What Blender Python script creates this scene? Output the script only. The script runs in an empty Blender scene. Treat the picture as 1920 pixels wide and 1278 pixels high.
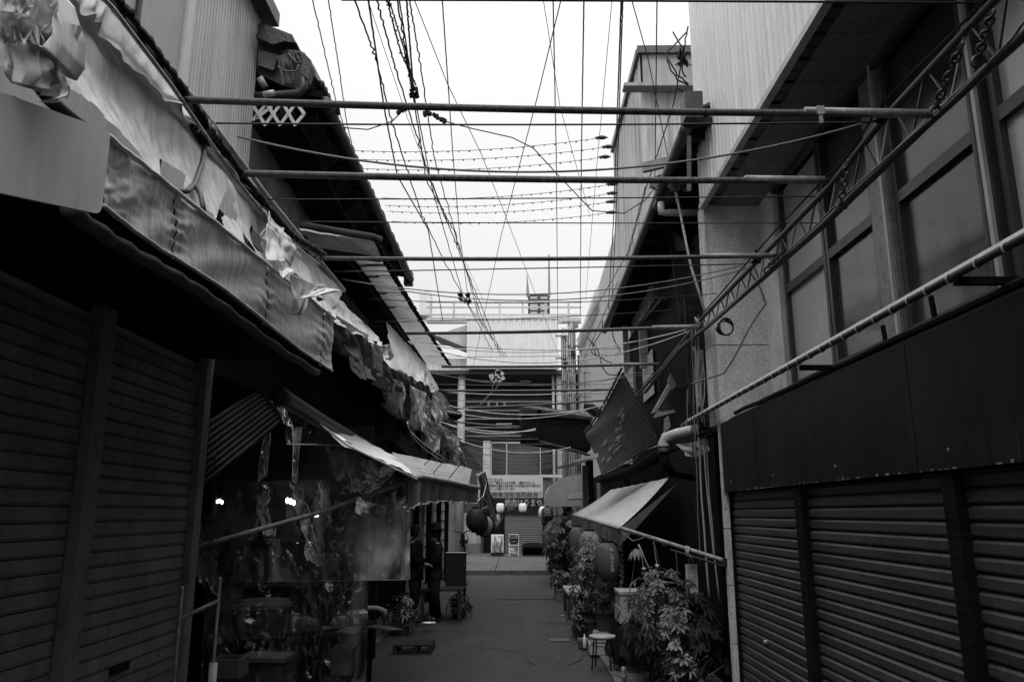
import bpy, math, random
from mathutils import Vector, Matrix, noise
R = math.radians
S = bpy.context.scene
C = S.collection
random.seed(7)
# ------------------------------------------------------------- camera, world, sun
EYE = 1.7; FOC = 1440.0; TILT = R(12.64); YAW = 0.0054
cam_d = bpy.data.cameras.new('camera'); cam = bpy.data.objects.new('camera', cam_d); C.objects.link(cam)
cam_d.sensor_width = 36; cam_d.lens = 27.0; cam_d.clip_start = .05; cam_d.clip_end = 500
cam.location = (0, 0, EYE); cam.rotation_euler = (R(90)+TILT, 0, YAW)
S.camera = cam
w = bpy.data.worlds.new("World"); S.world = w; w.use_nodes = True
N = w.node_tree.nodes; L = w.node_tree.links
sky = N.new('ShaderNodeTexSky'); sky.sky_type = 'NISHITA'; sky.sun_disc = False
sky.sun_elevation = R(52); sky.sun_rotation = R(198); sky.air_density = 1.0; sky.dust_density = 4
bw = N.new('ShaderNodeRGBToBW'); L.new(sky.outputs[0], bw.inputs[0])
tc = N.new('ShaderNodeTexCoord'); nz = N.new('ShaderNodeTexNoise'); nz.inputs['Scale'].default_value = 1.6; nz.inputs['Detail'].default_value = 4
L.new(tc.outputs['Generated'], nz.inputs['Vector'])
rp = N.new('ShaderNodeMapRange'); rp.inputs['To Min'].default_value = 8.2; rp.inputs['To Max'].default_value = 10.8   # bright even cloud
rp.inputs['From Min'].default_value = .3; rp.inputs['From Max'].default_value = .7
L.new(nz.outputs[0], rp.inputs['Value'])
mx = N.new('ShaderNodeMix'); mx.data_type = 'FLOAT'; mx.inputs[0].default_value = .85
L.new(bw.outputs[0], mx.inputs[2]); L.new(rp.outputs[0], mx.inputs[3])
# overcast sky: cloud is brighter overhead than near the horizon
sx = N.new('ShaderNodeSeparateXYZ'); L.new(tc.outputs['Generated'], sx.inputs[0])
m0 = N.new('ShaderNodeMath'); m0.operation = 'MAXIMUM'; m0.inputs[1].default_value = 0; L.new(sx.outputs[2], m0.inputs[0])
m1 = N.new('ShaderNodeMath'); m1.operation = 'POWER'; m1.inputs[1].default_value = 6; L.new(m0.outputs[0], m1.inputs[0])
m2 = N.new('ShaderNodeMath'); m2.operation = 'MULTIPLY_ADD'; m2.inputs[1].default_value = 5.5; m2.inputs[2].default_value = .99; L.new(m1.outputs[0], m2.inputs[0])
m3 = N.new('ShaderNodeMath'); m3.operation = 'MULTIPLY'; L.new(m2.outputs[0], m3.inputs[0]); L.new(mx.outputs[0], m3.inputs[1])
bg = N['Background']; bg.inputs[1].default_value = .1; L.new(m3.outputs[0], bg.inputs[0])
sd = bpy.data.lights.new('sun', 'SUN'); sd.energy = 1.5; sd.angle = R(30); sd.color = (1, 1, 1)
so = bpy.data.objects.new('sun', sd); C.objects.link(so); so.rotation_euler = (R(34), 0, R(4)); so.location = (0, 0, 30)
S.view_settings.view_transform = 'Standard'; S.view_settings.look = 'None'
S.view_settings.exposure = 0.0; S.view_settings.gamma = 1
S.cycles.max_bounces = 7; S.cycles.transparent_max_bounces = 14; S.cycles.caustics_reflective = False
# ------------------------------------------------------------- helpers
_M = cam.rotation_euler.to_matrix()
def ray(px, py): return _M @ Vector(((px-960)/FOC, (639-py)/FOC, -1.0))
_o = Vector((0, 0, EYE))
def atX(px, py, X): d = ray(px, py); return _o + d*(X/d.x)
def atY(px, py, Y): d = ray(px, py); return _o + d*(Y/d.y)
def atZ(px, py, Z): d = ray(px, py); return _o + d*((Z-EYE)/d.z)
V = Vector

def mat(name, v, rough=.75, amp=.3, sc=3.0, st=(1, 1, 1), bump=0.0, bsc=40, metal=0.0, spec=.3, dirt=0.0, dsc=(1.2, 1.2, .25), emit=0, speck=0, trans=0):
    m = bpy.data.materials.new(name); m.use_nodes = True
    n = m.node_tree.nodes; l = m.node_tree.links; b = n['Principled BSDF']
    b.inputs['Roughness'].default_value = rough; b.inputs['Metallic'].default_value = metal
    b.inputs['Specular IOR Level'].default_value = spec
    t = n.new('ShaderNodeTexCoord'); mp = n.new('ShaderNodeMapping'); mp.inputs['Scale'].default_value = st
    l.new(t.outputs['Object'], mp.inputs[0])
    a = n.new('ShaderNodeTexNoise'); a.inputs['Scale'].default_value = sc; a.inputs['Detail'].default_value = 6; a.inputs['Roughness'].default_value = .62
    l.new(mp.outputs[0], a.inputs['Vector'])
    r = n.new('ShaderNodeMapRange'); r.inputs['From Min'].default_value = .28; r.inputs['From Max'].default_value = .72
    r.inputs['To Min'].default_value = v*(1-amp); r.inputs['To Max'].default_value = v*(1+amp)
    l.new(a.outputs[0], r.inputs['Value']); out = r.outputs[0]
    def mul(o, fac_sock):
        q = n.new('ShaderNodeMath'); q.operation = 'MULTIPLY'; l.new(o, q.inputs[0]); l.new(fac_sock, q.inputs[1]); return q.outputs[0]
    if dirt:
        mp2 = n.new('ShaderNodeMapping'); mp2.inputs['Scale'].default_value = dsc; l.new(t.outputs['Object'], mp2.inputs[0])
        a2 = n.new('ShaderNodeTexNoise'); a2.inputs['Scale'].default_value = 6; a2.inputs['Detail'].default_value = 5; a2.inputs['Roughness'].default_value = .7
        l.new(mp2.outputs[0], a2.inputs['Vector'])
        r2 = n.new('ShaderNodeMapRange'); r2.inputs['From Min'].default_value = .45; r2.inputs['From Max'].default_value = .68
        r2.inputs['To Min'].default_value = 1; r2.inputs['To Max'].default_value = 1-dirt
        l.new(a2.outputs[0], r2.inputs['Value']); out = mul(out, r2.outputs[0])
    if speck:
        a3 = n.new('ShaderNodeTexNoise'); a3.inputs['Scale'].default_value = 75; a3.inputs['Detail'].default_value = 2
        l.new(t.outputs['Object'], a3.inputs['Vector'])
        r3 = n.new('ShaderNodeMapRange'); r3.inputs['From Min'].default_value = .42; r3.inputs['From Max'].default_value = .60
        r3.inputs['To Min'].default_value = 1-speck; r3.inputs['To Max'].default_value = 1+speck
        l.new(a3.outputs[0], r3.inputs['Value']); out = mul(out, r3.outputs[0])
    l.new(out, b.inputs['Base Color'])
    rr = n.new('ShaderNodeMapRange'); rr.inputs['To Min'].default_value = max(.05, rough-.15); rr.inputs['To Max'].default_value = min(1, rough+.15)
    l.new(a.outputs[0], rr.inputs['Value']); l.new(rr.outputs[0], b.inputs['Roughness'])
    if bump:
        a4 = n.new('ShaderNodeTexNoise'); a4.inputs['Scale'].default_value = bsc; a4.inputs['Detail'].default_value = 4
        l.new(mp.outputs[0], a4.inputs['Vector'])
        bp = n.new('ShaderNodeBump'); bp.inputs['Strength'].default_value = bump; bp.inputs['Distance'].default_value = .02
        l.new(a4.outputs[0], bp.inputs['Height']); l.new(bp.outputs[0], b.inputs['Normal'])
    if emit:
        b.inputs['Emission Color'].default_value = (1, 1, 1, 1); b.inputs['Emission Strength'].default_value = emit
    if trans:   # thin cloth lets light through
        tl = n.new('ShaderNodeBsdfTranslucent'); l.new(out, tl.inputs[0]); mm = n.new('ShaderNodeMixShader'); mm.inputs[0].default_value = trans
        l.new(b.outputs[0], mm.inputs[1]); l.new(tl.outputs[0], mm.inputs[2]); l.new(mm.outputs[0], n['Material Output'].inputs[0])
    return m

def vinyl_mat(name, haze=.12, hs=3, bump=.6, bsc=3.5, gl=.35):
    m = bpy.data.materials.new(name); m.use_nodes = True; n = m.node_tree.nodes; l = m.node_tree.links
    n.remove(n['Principled BSDF'])
    t = n.new('ShaderNodeTexCoord')
    tr = n.new('ShaderNodeBsdfTransparent'); tr.inputs[0].default_value = (.9, .9, .9, 1)
    g = n.new('ShaderNodeBsdfGlossy'); g.inputs['Roughness'].default_value = .08; g.inputs[0].default_value = (.9,)*3+(1,)
    d = n.new('ShaderNodeBsdfDiffuse'); d.inputs[0].default_value = (.6,)*3+(1,)
    a = n.new('ShaderNodeTexNoise'); a.inputs['Scale'].default_value = bsc; a.inputs['Detail'].default_value = 3; a.inputs['Distortion'].default_value = 1.2
    l.new(t.outputs['Object'], a.inputs['Vector'])
    vo = n.new('ShaderNodeTexVoronoi'); vo.feature = 'DISTANCE_TO_EDGE'; vo.inputs['Scale'].default_value = bsc*.9
    va_ = n.new('ShaderNodeVectorMath'); va_.operation = 'MULTIPLY_ADD'; va_.inputs[1].default_value = (.5, .5, .5); l.new(a.outputs['Color'], va_.inputs[0]); l.new(t.outputs['Object'], va_.inputs[2]); l.new(va_.outputs[0], vo.inputs['Vector'])
    cm = n.new('ShaderNodeMath'); cm.operation = 'MULTIPLY_ADD'; cm.inputs[1].default_value = .35; l.new(vo.outputs['Distance'], cm.inputs[0]); l.new(a.outputs[0], cm.inputs[2])
    bp = n.new('ShaderNodeBump'); bp.inputs['Strength'].default_value = bump; bp.inputs['Distance'].default_value = .16
    l.new(cm.outputs[0], bp.inputs['Height']); l.new(bp.outputs[0], g.inputs['Normal'])
    f = n.new('ShaderNodeLayerWeight'); f.inputs[0].default_value = gl; l.new(bp.outputs[0], f.inputs['Normal'])
    m1 = n.new('ShaderNodeMixShader'); l.new(f.outputs['Fresnel'], m1.inputs[0]); l.new(tr.outputs[0], m1.inputs[1]); l.new(g.outputs[0], m1.inputs[2])
    a2 = n.new('ShaderNodeTexNoise'); a2.inputs['Scale'].default_value = hs; a2.inputs['Detail'].default_value = 7; a2.inputs['Distortion'].default_value = .6
    mp = n.new('ShaderNodeMapping'); mp.inputs['Scale'].default_value = (1.6, 1.6, .6); l.new(t.outputs['Object'], mp.inputs[0]); l.new(mp.outputs[0], a2.inputs['Vector'])
    r = n.new('ShaderNodeMapRange'); r.inputs['From Min'].default_value = .47; r.inputs['From Max'].default_value = .68
    r.inputs['To Min'].default_value = haze*.25; r.inputs['To Max'].default_value = haze*3.6
    l.new(a2.outputs[0], r.inputs['Value'])
    m2 = n.new('ShaderNodeMixShader'); l.new(r.outputs[0], m2.inputs[0]); l.new(m1.outputs[0], m2.inputs[1]); l.new(d.outputs[0], m2.inputs[2])
    l.new(m2.outputs[0], n['Material Output'].inputs[0]); return m

M = {}
M['asphalt'] = mat('asphalt', .028, .66, .4, 1.3, bump=1.0, bsc=55, spec=.35, speck=.95, dirt=.35, dsc=(.3, .12, 1))
M['asphalt2'] = mat('asphalt_patch', .035, .85, .25, 2, bump=.4, bsc=80, speck=.4)
M['conc'] = mat('concrete', .085, .85, .3, 2.5, bump=.3, bsc=30, dirt=.5, dsc=(.8, .8, .8), speck=.2)
M['conc_d'] = mat('dark_concrete', .07, .8, .35, 2, bump=.3, bsc=30, dirt=.4, dsc=(.5, .5, .5))
M['stone'] = mat('speckled_stone', .72, .85, .12, 3, bump=.1, bsc=140, speck=.16, dirt=.25, dsc=(1, 1, .2))
M['stone_l'] = mat('pale_stone_edge', .55, .8, .15, 5, speck=.2, dirt=.4, dsc=(2, 2, .3))
M['plaster'] = mat('plaster', .32, .8, .18, 1.5, bump=.1, dirt=.3, dsc=(.8, .8, .2))
M['rib_l'] = mat('pale_ribbed_metal', .78, .5, .1, 2, st=(1, 1, .15), dirt=.2, dsc=(2, 2, .12))
M['rib_g'] = mat('stained_ribbed_metal', .46, .55, .3, 2.2, st=(1, 1, .12), dirt=.55, dsc=(1.6, 1.6, .1))
M['rib_w'] = mat('white_ribbed_metal', .66, .5, .06, 2, st=(1, 1, .2), dirt=.12)
M['rib_s'] = mat('silver_ribbed_metal', .58, .45, .12, 2.2, st=(1, 1, .12), dirt=.25, dsc=(2, 2, .1), metal=.2)
M['panel_d'] = mat('dark_grey_paint', .045, .5, .2, 3, dirt=.3, spec=.15)
M['panel_g'] = mat('grey_metal_panel', .42, .5, .12, 1.5, dirt=.2)
M['sign'] = mat('blank_sign_sheet', .60, .42, .12, 1.5, st=(1, 1, .3), dirt=.2, spec=.4)
M['steel'] = mat('grey_steel', .22, .45, .35, 12, bump=.1, spec=.5, dirt=.5, dsc=(3, 3, 3))
M['rust'] = mat('rusty_pipe', .075, .6, .6, 3, st=(9, 2, 2), bump=.3, bsc=30, spec=.4, dirt=.7, dsc=(9, 1.5, 1.5))
M['pipe_d'] = mat('dark_pipe', .035, .5, .5, 8, bump=.2, spec=.4)
M['black'] = mat('black_rubber', .010, .6, .3, 9, spec=.12)
M['iron'] = mat('dark_iron', .02, .5, .4, 20, spec=.35)
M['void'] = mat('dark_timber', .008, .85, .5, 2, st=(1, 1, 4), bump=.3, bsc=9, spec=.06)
M['wood_d'] = mat('weathered_wood', .035, .85, .5, 3, st=(1, 6, 6), bump=.4, bsc=8, dirt=.4, spec=.12)
M['wood_l'] = mat('pale_wood', .25, .7, .25, 3, st=(1, 8, 8), dirt=.2)
M['tile'] = mat('roof_tile', .035, .45, .5, 5, bump=.3, spec=.5)
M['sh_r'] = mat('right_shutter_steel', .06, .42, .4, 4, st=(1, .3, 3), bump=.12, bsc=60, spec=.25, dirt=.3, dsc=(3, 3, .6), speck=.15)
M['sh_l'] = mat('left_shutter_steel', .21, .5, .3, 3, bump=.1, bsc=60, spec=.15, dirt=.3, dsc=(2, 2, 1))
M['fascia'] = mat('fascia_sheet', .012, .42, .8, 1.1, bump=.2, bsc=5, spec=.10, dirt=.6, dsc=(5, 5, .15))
M['frame'] = mat('window_frame', .05, .4, .2, 6, spec=.4, dirt=.3)
M['frame_l'] = mat('aluminium_frame', .45, .35, .12, 6, spec=.5, dirt=.3)
M['pane_d'] = mat('dark_frosted_glass', .045, .14, .6, 1.1, bump=.08, bsc=2, dirt=.5, spec=.6)
M['pane_l'] = mat('pale_backed_glass', .46, .25, .25, .9, bump=.12, bsc=3, spec=.6)
M['glass_n'] = mat('dark_glass', .02, .12, .2, 2, spec=.6)
M['cloth'] = mat('awning_cloth', .64, .8, .22, 2.2, st=(1, 1, .4), bump=.25, bsc=14, dirt=.4, dsc=(2.5, 2.5, .5), trans=.15)
M['cloth2'] = mat('faded_canvas', .60, .8, .2, 3, bump=.1, bsc=12, dirt=.35, dsc=(2, 2, .6), trans=.12)
M['cloth_w'] = mat('bleached_canvas', .52, .8, .15, 4, bump=.3, bsc=20, dirt=.2, trans=.2)
M['cloth_s'] = mat('streaked_valance_cloth', .62, .8, .2, 3, st=(6, 6, .3), bump=.2, bsc=10, dirt=.45, dsc=(7, 7, .3), trans=.15)
M['cloth_d'] = mat('dark_canvas', .11, .8, .3, 3, st=(8, 8, .4), bump=.4, bsc=9, dirt=.3, trans=.05)
M['banner_d'] = mat('worn_dark_canvas', .055, .75, .4, 3, st=(5, 5, .8), bump=.4, bsc=6)
M['translu'] = mat('translucent_panel', .38, .5, .12, 2, dirt=.25, dsc=(1, 1, 1), trans=.45)
M['pvc'] = mat('pvc_pipe', .42, .4, .2, 4, spec=.5, dirt=.35, dsc=(2, 2, 2))
M['pvc_g'] = mat('grey_pvc', .2, .4, .3, 4, dirt=.4)
M['foam'] = mat('styrofoam', .28, .9, .1, 8, bump=.1, dirt=.2)
M['card'] = mat('cardboard', .08, .9, .2, 5)
M['dimbox'] = mat('dim_cardboard', .035, .9, .6, 6, spec=.1)
M['steel_p'] = mat('plain_shutter_steel', .16, .5, .06, 2)
M['post_g'] = mat('shutter_post_paint', .19, .5, .25, 5, dirt=.4, dsc=(3, 3, 1))
M['lan_r'] = mat('faded_red_lantern', .13, .5, .3, 5, spec=.15)
M['lan_m'] = mat('pale_grey_lantern', .32, .5, .1, 4)
M['pot'] = mat('flower_pot', .06, .6, .3, 5, dirt=.3)
M['pot_l'] = mat('pale_planter', .2, .7, .25, 5, dirt=.3)
M['leaf'] = mat('leaf', .013, .35, .6, 5, spec=.5)
M['leaf_v'] = mat('variegated_leaf', .018, .35, .9, 14, spec=.35)
M['stem'] = mat('stem', .08, .7, .4, 9)
M['dry'] = mat('dried_flower', .13, .8, .3, 20)
M['lan_w'] = mat('white_lantern_vinyl', .66, .5, .06, 4, spec=.3)
M['lan_g'] = mat('red_lantern_vinyl', .07, .5, .25, 5, spec=.15)
M['lan_d'] = mat('dark_lantern_vinyl', .02, .5, .2, 5, spec=.15)
M['wire'] = mat('cable_sheath', .008, .6, .3, 30)
M['wire_g'] = mat('grey_cable', .12, .6, .3, 30)
M['wire_w'] = mat('white_cord', .5, .6, .2, 30)
M['rope'] = mat('cotton_rope', .36, .9, .3, 60, dirt=.3)
M['lamp'] = mat('lamp_glow', .8, .5, .0, 2, emit=9)
M['downl'] = mat('downlight_diffuser', .6, .5, .1, 2)
M['white'] = mat('white_paint', .50, .5, .1, 5, dirt=.25, dsc=(2, 2, 2))
M['ink'] = mat('black_ink', .015, .7, .2, 20, spec=.12)
M['inkw'] = mat('pale_letter_paint', .40, .6, .25, 30)
M['banner'] = mat('banner_sheet', .42, .5, .05, 1)
M['banner2'] = mat('banner_band', .28, .5, .05, 1)
M['mint'] = mat('pale_awning_vinyl', .30, .55, .12, 2, dirt=.3, trans=.05)
M['awn_r'] = mat('light_awning_vinyl', .46, .45, .10, 1.5, st=(1, .15, 1), dirt=.25, dsc=(3, .3, 3), trans=.05)
M['skin'] = mat('skin', .15, .6, .1, 8)
M['coat'] = mat('dark_coat', .008, .9, .3, 6, bump=.3, spec=.05)
M['trous'] = mat('dark_trousers', .010, .9, .3, 6, spec=.05)
M['backb'] = mat('far_wall', .12, .7, .2, 1, dirt=.3)
M['backd'] = mat('far_dark_wall', .05, .6, .3, 1)
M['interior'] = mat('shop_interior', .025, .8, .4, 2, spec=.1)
M['vinyl'] = vinyl_mat('clear_vinyl', .15, 2.0, 1.0, 1.6, .3)
M['vinyl2'] = vinyl_mat('crumpled_clear_vinyl', .28, 3, .9, 2.2, .35)
M['vinyl3'] = vinyl_mat('dirty_clear_vinyl', .025, 2.2, .7, 1.8, .2)

def wloc(o):
    v = Vector((0, 0, 0))
    while o: v += o.location; o = o.parent
    return v
def props(o, label=None, cat=None, group=None, kind=None):
    if label: o['label'] = label
    if cat: o['category'] = cat
    if group: o['group'] = group
    if kind: o['kind'] = kind
    return o
def thing(name, label, cat, loc=(0, 0, 0), group=None):
    o = bpy.data.objects.new(name, None); C.objects.link(o); o.location = loc; o.empty_display_size = .1
    return props(o, label, cat, group)
class MB:
    def __init__(s): s.v = []; s.f = []
    def add(s, vs, fs):
        k = len(s.v); s.v += [Vector(v) for v in vs]; s.f += [[i+k for i in f] for f in fs]; return s
    def box(s, c, d, rot=None):
        x, y, z = d[0]/2, d[1]/2, d[2]/2
        vs = [Vector((a*x, b*y, e*z)) for a in (-1, 1) for b in (-1, 1) for e in (-1, 1)]
        if rot is not None: vs = [rot @ v for v in vs]
        c = Vector(c); return s.add([v+c for v in vs], [(0, 1, 3, 2), (4, 6, 7, 5), (0, 4, 5, 1), (2, 3, 7, 6), (0, 2, 6, 4), (1, 5, 7, 3)])
    def bb(s, a, b): return s.box([(a[i]+b[i])/2 for i in range(3)], [abs(a[i]-b[i]) for i in range(3)])
    def beam(s, a, b, wd, h, up=(0, 0, 1)):
        a = Vector(a); b = Vector(b); d = b-a; L_ = d.length; d.normalize(); u = Vector(up)
        r = d.cross(u)
        if r.length < 1e-4: r = d.cross(Vector((1, 0, 0)))
        r.normalize(); u = r.cross(d); m = Matrix((d, r, u)).transposed()
        return s.box((a+b)/2, (L_, wd, h), m)
    def tube(s, pts, r, n=8, cap=True):
        pts = [Vector(p) for p in pts]; k = len(s.v); m = len(pts)
        rs = r if isinstance(r, (list, tuple)) else [r]*m
        u = None
        for i, p in enumerate(pts):
            t = (pts[min(i+1, m-1)]-pts[max(i-1, 0)])
            if t.length < 1e-9: t = Vector((0, 0, 1))
            t.normalize()
            if u is None:
                u = t.orthogonal().normalized()
            else:
                u = u - t*u.dot(t)
                u = u.normalized() if u.length > 1e-6 else t.orthogonal().normalized()
            w_ = t.cross(u)
            for j in range(n):
                a = 2*math.pi*j/n; s.v.append(p+(u*math.cos(a)+w_*math.sin(a))*rs[i])
        for i in range(m-1):
            for j in range(n):
                a = k+i*n+j; b = k+i*n+(j+1) % n; s.f.append([a, b, b+n, a+n])
        if cap:
            s.f.append([k+j for j in range(n)][::-1]); s.f.append([k+(m-1)*n+j for j in range(n)])
        return s
    def lathe(s, prof, c=(0, 0, 0), n=20, sx=1, sy=1):
        c = Vector(c); k = len(s.v)
        for r, z in prof:
            for j in range(n):
                a = 2*math.pi*j/n; s.v.append(c+Vector((r*math.cos(a)*sx, r*math.sin(a)*sy, z)))
        for i in range(len(prof)-1):
            for j in range(n):
                a = k+i*n+j; b = k+i*n+(j+1) % n; s.f.append([a, b, b+n, a+n])
        s.f.append([k+j for j in range(n)][::-1]); s.f.append([k+(len(prof)-1)*n+j for j in range(n)])
        return s
    def grid(s, fn, nu, nv, keep=None):
        k = len(s.v)
        for i in range(nu+1):
            for j in range(nv+1): s.v.append(Vector(fn(i/nu, j/nv)))
        for i in range(nu):
            for j in range(nv):
                if keep and not keep((i+.5)/nu, (j+.5)/nv): continue
                a = k+i*(nv+1)+j; s.f.append([a, a+nv+1, a+nv+2, a+1])
        return s
    def slab(s, pts, t):   # polygon extruded by vector t
        n = len(pts); t = Vector(t); pts = [Vector(p) for p in pts]
        return s.add(pts+[p+t for p in pts], [list(range(n))[::-1], list(range(n, 2*n))]+[[i, (i+1) % n, n+(i+1) % n, n+i] for i in range(n)])
    def build(s, name, m, parent=None, smooth=False, solid=0):
        vs = s.v
        me = bpy.data.meshes.new(name)
        if parent is None:
            lo = Vector((sum(v.x for v in vs)/len(vs), sum(v.y for v in vs)/len(vs), min(v.z for v in vs)))
        else: lo = Vector((0, 0, 0))
        base = lo if parent is None else wloc(parent)
        me.from_pydata([v-base for v in vs], [], s.f); me.update()
        me.materials.append(M[m] if isinstance(m, str) else m)
        if smooth:
            me.polygons.foreach_set('use_smooth', [True]*len(me.polygons))
        o = bpy.data.objects.new(name, me); C.objects.link(o)
        if parent is None: o.location = lo
        else: o.parent = parent
        if solid:
            md = o.modifiers.new('thickness', 'SOLIDIFY'); md.thickness = solid; md.offset = 0
        return o
def top(mb, name, m, label, cat, group=None, **k): return props(mb.build(name, m, **k), label, cat, group)
def struct(mb, name, m, **k): return props(mb.build(name, m, **k), kind='structure')
def nz3(x, y, z): return noise.noise(Vector((x, y, z)))
def bil(c, u, v):   # c = 00,10,11,01
    return c[0]*(1-u)*(1-v)+c[1]*u*(1-v)+c[2]*u*v+c[3]*(1-u)*v
def patch(mb, c, nu, nv, amp=.03, fold=0, famp=0, seed=0, rag=0, nsc=3, sag=0, holes=0, tear0=0):
    c = [Vector(p) for p in c]; nrm = (c[1]-c[0]).cross(c[3]-c[0])
    nrm = nrm.normalized() if nrm.length > 1e-6 else Vector((1, 0, 0))
    lu = (c[1]-c[0]).length; lv = (c[3]-c[0]).length
    def fn(u, v):
        vv = v
        if rag: vv = v*(1+rag*(nz3(u*lu*5+seed, seed, .3)+.5*nz3(u*lu*17, seed, 7)))
        p = bil(c, u, vv)
        d = amp*(nz3(u*lu*nsc+seed, v*lv*nsc, seed)+.5*nz3(u*lu*nsc*3+seed, v*lv*nsc*3, seed+9))
        if fold: d += famp*(v**.8)*(1+.9*nz3(u*fold*.9, seed, v))*math.sin(u*fold*2*math.pi+5*nz3(u*3.3+seed, v*1.5, 2))
        p = p+nrm*d
        p.z -= sag*math.sin(math.pi*u)*math.sin(math.pi*min(v, 1))
        return p
    kp = None
    if holes:
        kp = lambda u, v: nz3(u*lu*2.4+seed*3, v*lv*3.1, seed+4) < holes
    mb.grid(fn, nu, nv, kp); return mb
def ribs(mb, A, B, zlo, zhi, pitch=.1, dep=.02, duty=.5, out=1):
    """vertical trapezoid ribs along A->B in plan; zlo, zhi: numbers or (at A, at B)"""
    A = Vector((A[0], A[1], 0)); B = Vector((B[0], B[1], 0)); d = B-A; Ln = d.length; d.normalize(); nr = Vector((d.y, -d.x, 0))*out
    zl = zlo if isinstance(zlo, tuple) else (zlo, zlo); zh = zhi if isinstance(zhi, tuple) else (zhi, zhi)
    pts = []; k = int(Ln/pitch); pitch = Ln/max(k, 1)
    for i in range(k):
        s0 = i*pitch; e = pitch*.1
        pts += [(s0, 0), (s0+pitch*(1-duty)-e, 0), (s0+pitch*(1-duty), dep), (s0+pitch-e, dep)]
    pts.append((Ln, 0)); vs = []; fs = []
    for q, o in pts:
        p = A+d*q+nr*o; t = q/Ln
        vs += [(p.x, p.y, zl[0]*(1-t)+zl[1]*t), (p.x, p.y, zh[0]*(1-t)+zh[1]*t)]
    for i in range(len(pts)-1): a = 2*i; fs.append((a, a+2, a+3, a+1))
    mb.add(vs, fs); return mb
def corr(mb, c, n, dep):   # corrugated sheet over a quad c (00,10,11,01), ridges run along v
    c = [Vector(p) for p in c]; nr = (c[1]-c[0]).cross(c[3]-c[0]).normalized()
    mb.grid(lambda u, v: bil(c, u, v)+nr*dep*math.cos(u*n*2*math.pi), n*6, 2); return mb
def sagline(P0, P1, mid=None, n=24, sag=0, wob=0, seed=0):
    P0 = Vector(P0); P1 = Vector(P1); out = []
    if mid is not None: ctrl = Vector(mid)*2-(P0+P1)/2
    else: ctrl = (P0+P1)/2-Vector((0, 0, 2*sag))
    for i in range(n+1):
        t = i/n; p = P0*(1-t)**2+ctrl*2*t*(1-t)+P1*t*t
        if wob: p = p+Vector((nz3(t*n*.7+seed, seed, 1), nz3(t*n*.7, seed, 5), nz3(t*n*.7, 3, seed)))*wob
        out.append(p)
    return out
def text(body, name, m, parent, origin, xdir, ydir, size, thick=.002, font=None, sx=1, width=None):
    cu = bpy.data.curves.new(name, 'FONT'); cu.body = body; cu.size = size; cu.extrude = thick; cu.align_x = 'LEFT'; cu.resolution_u = 2
    o = bpy.data.objects.new(name, cu); C.objects.link(o)
    dg = bpy.context.evaluated_depsgraph_get(); dg.update()
    me = bpy.data.meshes.new_from_object(o.evaluated_get(dg)); bpy.data.objects.remove(o)
    vs = [v.co.copy() for v in me.vertices]; 
    if width and vs:
        wx = max(v.x for v in vs); sx = width/wx
    X = Vector(xdir).normalized(); Y = Vector(ydir).normalized(); Z = X.cross(Y); b = wloc(parent)
    for v in me.vertices: v.co = Vector(origin)+X*v.co.x*sx+Y*v.co.y+Z*v.co.z-b
    me.materials.clear(); me.materials.append(M[m])
    q = bpy.data.objects.new(name, me); C.objects.link(q); q.parent = parent; return q
ORD = 'first second third fourth fifth sixth seventh eighth ninth tenth eleventh twelfth thirteenth fourteenth fifteenth sixteenth seventeenth eighteenth nineteenth twentieth'.split()
ORD += ['twenty-'+q for q in ORD[:9]]+['thirtieth']+['thirty-'+q for q in ORD[:9]]
# ------------------------------------------------------------- ground
b = MB().bb((-60, -40, -.3), (60, 120, 0)); struct(b, 'ground', 'conc_d')
b = MB(); b.grid(lambda u, v: (-2.2+u*3.2, -12+v*34.5, .004+.006*nz3(u*6, v*30, 1)+.006), 16, 120); struct(b, 'alley_road', 'asphalt', smooth=True)
g = MB()
for i in range(20):
    y0 = -12+i*1.72; g.bb((1.0+.01*nz3(i, 1, 1), y0+.008, 0), (2.3, y0+1.712, .035+.006*random.random()))
struct(g, 'pavement', 'conc')
b = MB().bb((-2.6, -12, 0), (-1.85, 22.4, .03)); struct(b, 'left_gutter_strip', 'conc_d')
b = MB().bb((-.35, 16.2, 0), (1.0, 18.9, .022)); b.bb((-.9, 12.4, 0), (-.1, 13.0, .02)) if 0 else None
struct(b, 'asphalt_patch', 'asphalt2')
s = MB()
for i in range(9):
    for j in range(5):
        x0 = -9+i*2.1; y0 = 22.5+j*1.98; s.bb((x0+.01, y0+.01, 0), (x0+2.09, y0+1.97, .13+.01*random.random()))
struct(s, 'cross_street_slabs', 'conc')
b = MB()
for x0 in (-2.2, -.9, .5, 1.9): b.slab([(x0, 30.6, .145), (x0+.10, 30.6, .145), (x0+.55, 32.3, .145), (x0+.45, 32.3, .145)], (0, 0, .003))
struct(b, 'slab_drain_marks', 'asphalt2')
# litter specks on the road
for i, (x, y) in enumerate([(1035, 1108), (1052, 1153)]):
    p = atZ(x, y, .02); top(MB().slab([p, p+V((.05, .01, 0)), p+V((.04, .05, 0)), p+V((-.01, .03, 0))], (0, 0, .004)), 'paper_scrap', 'white',
        ['white paper scrap beside the dark patch in the asphalt', 'white paper scrap by the pavement edge nearer the stool'][i], 'litter')

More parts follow.
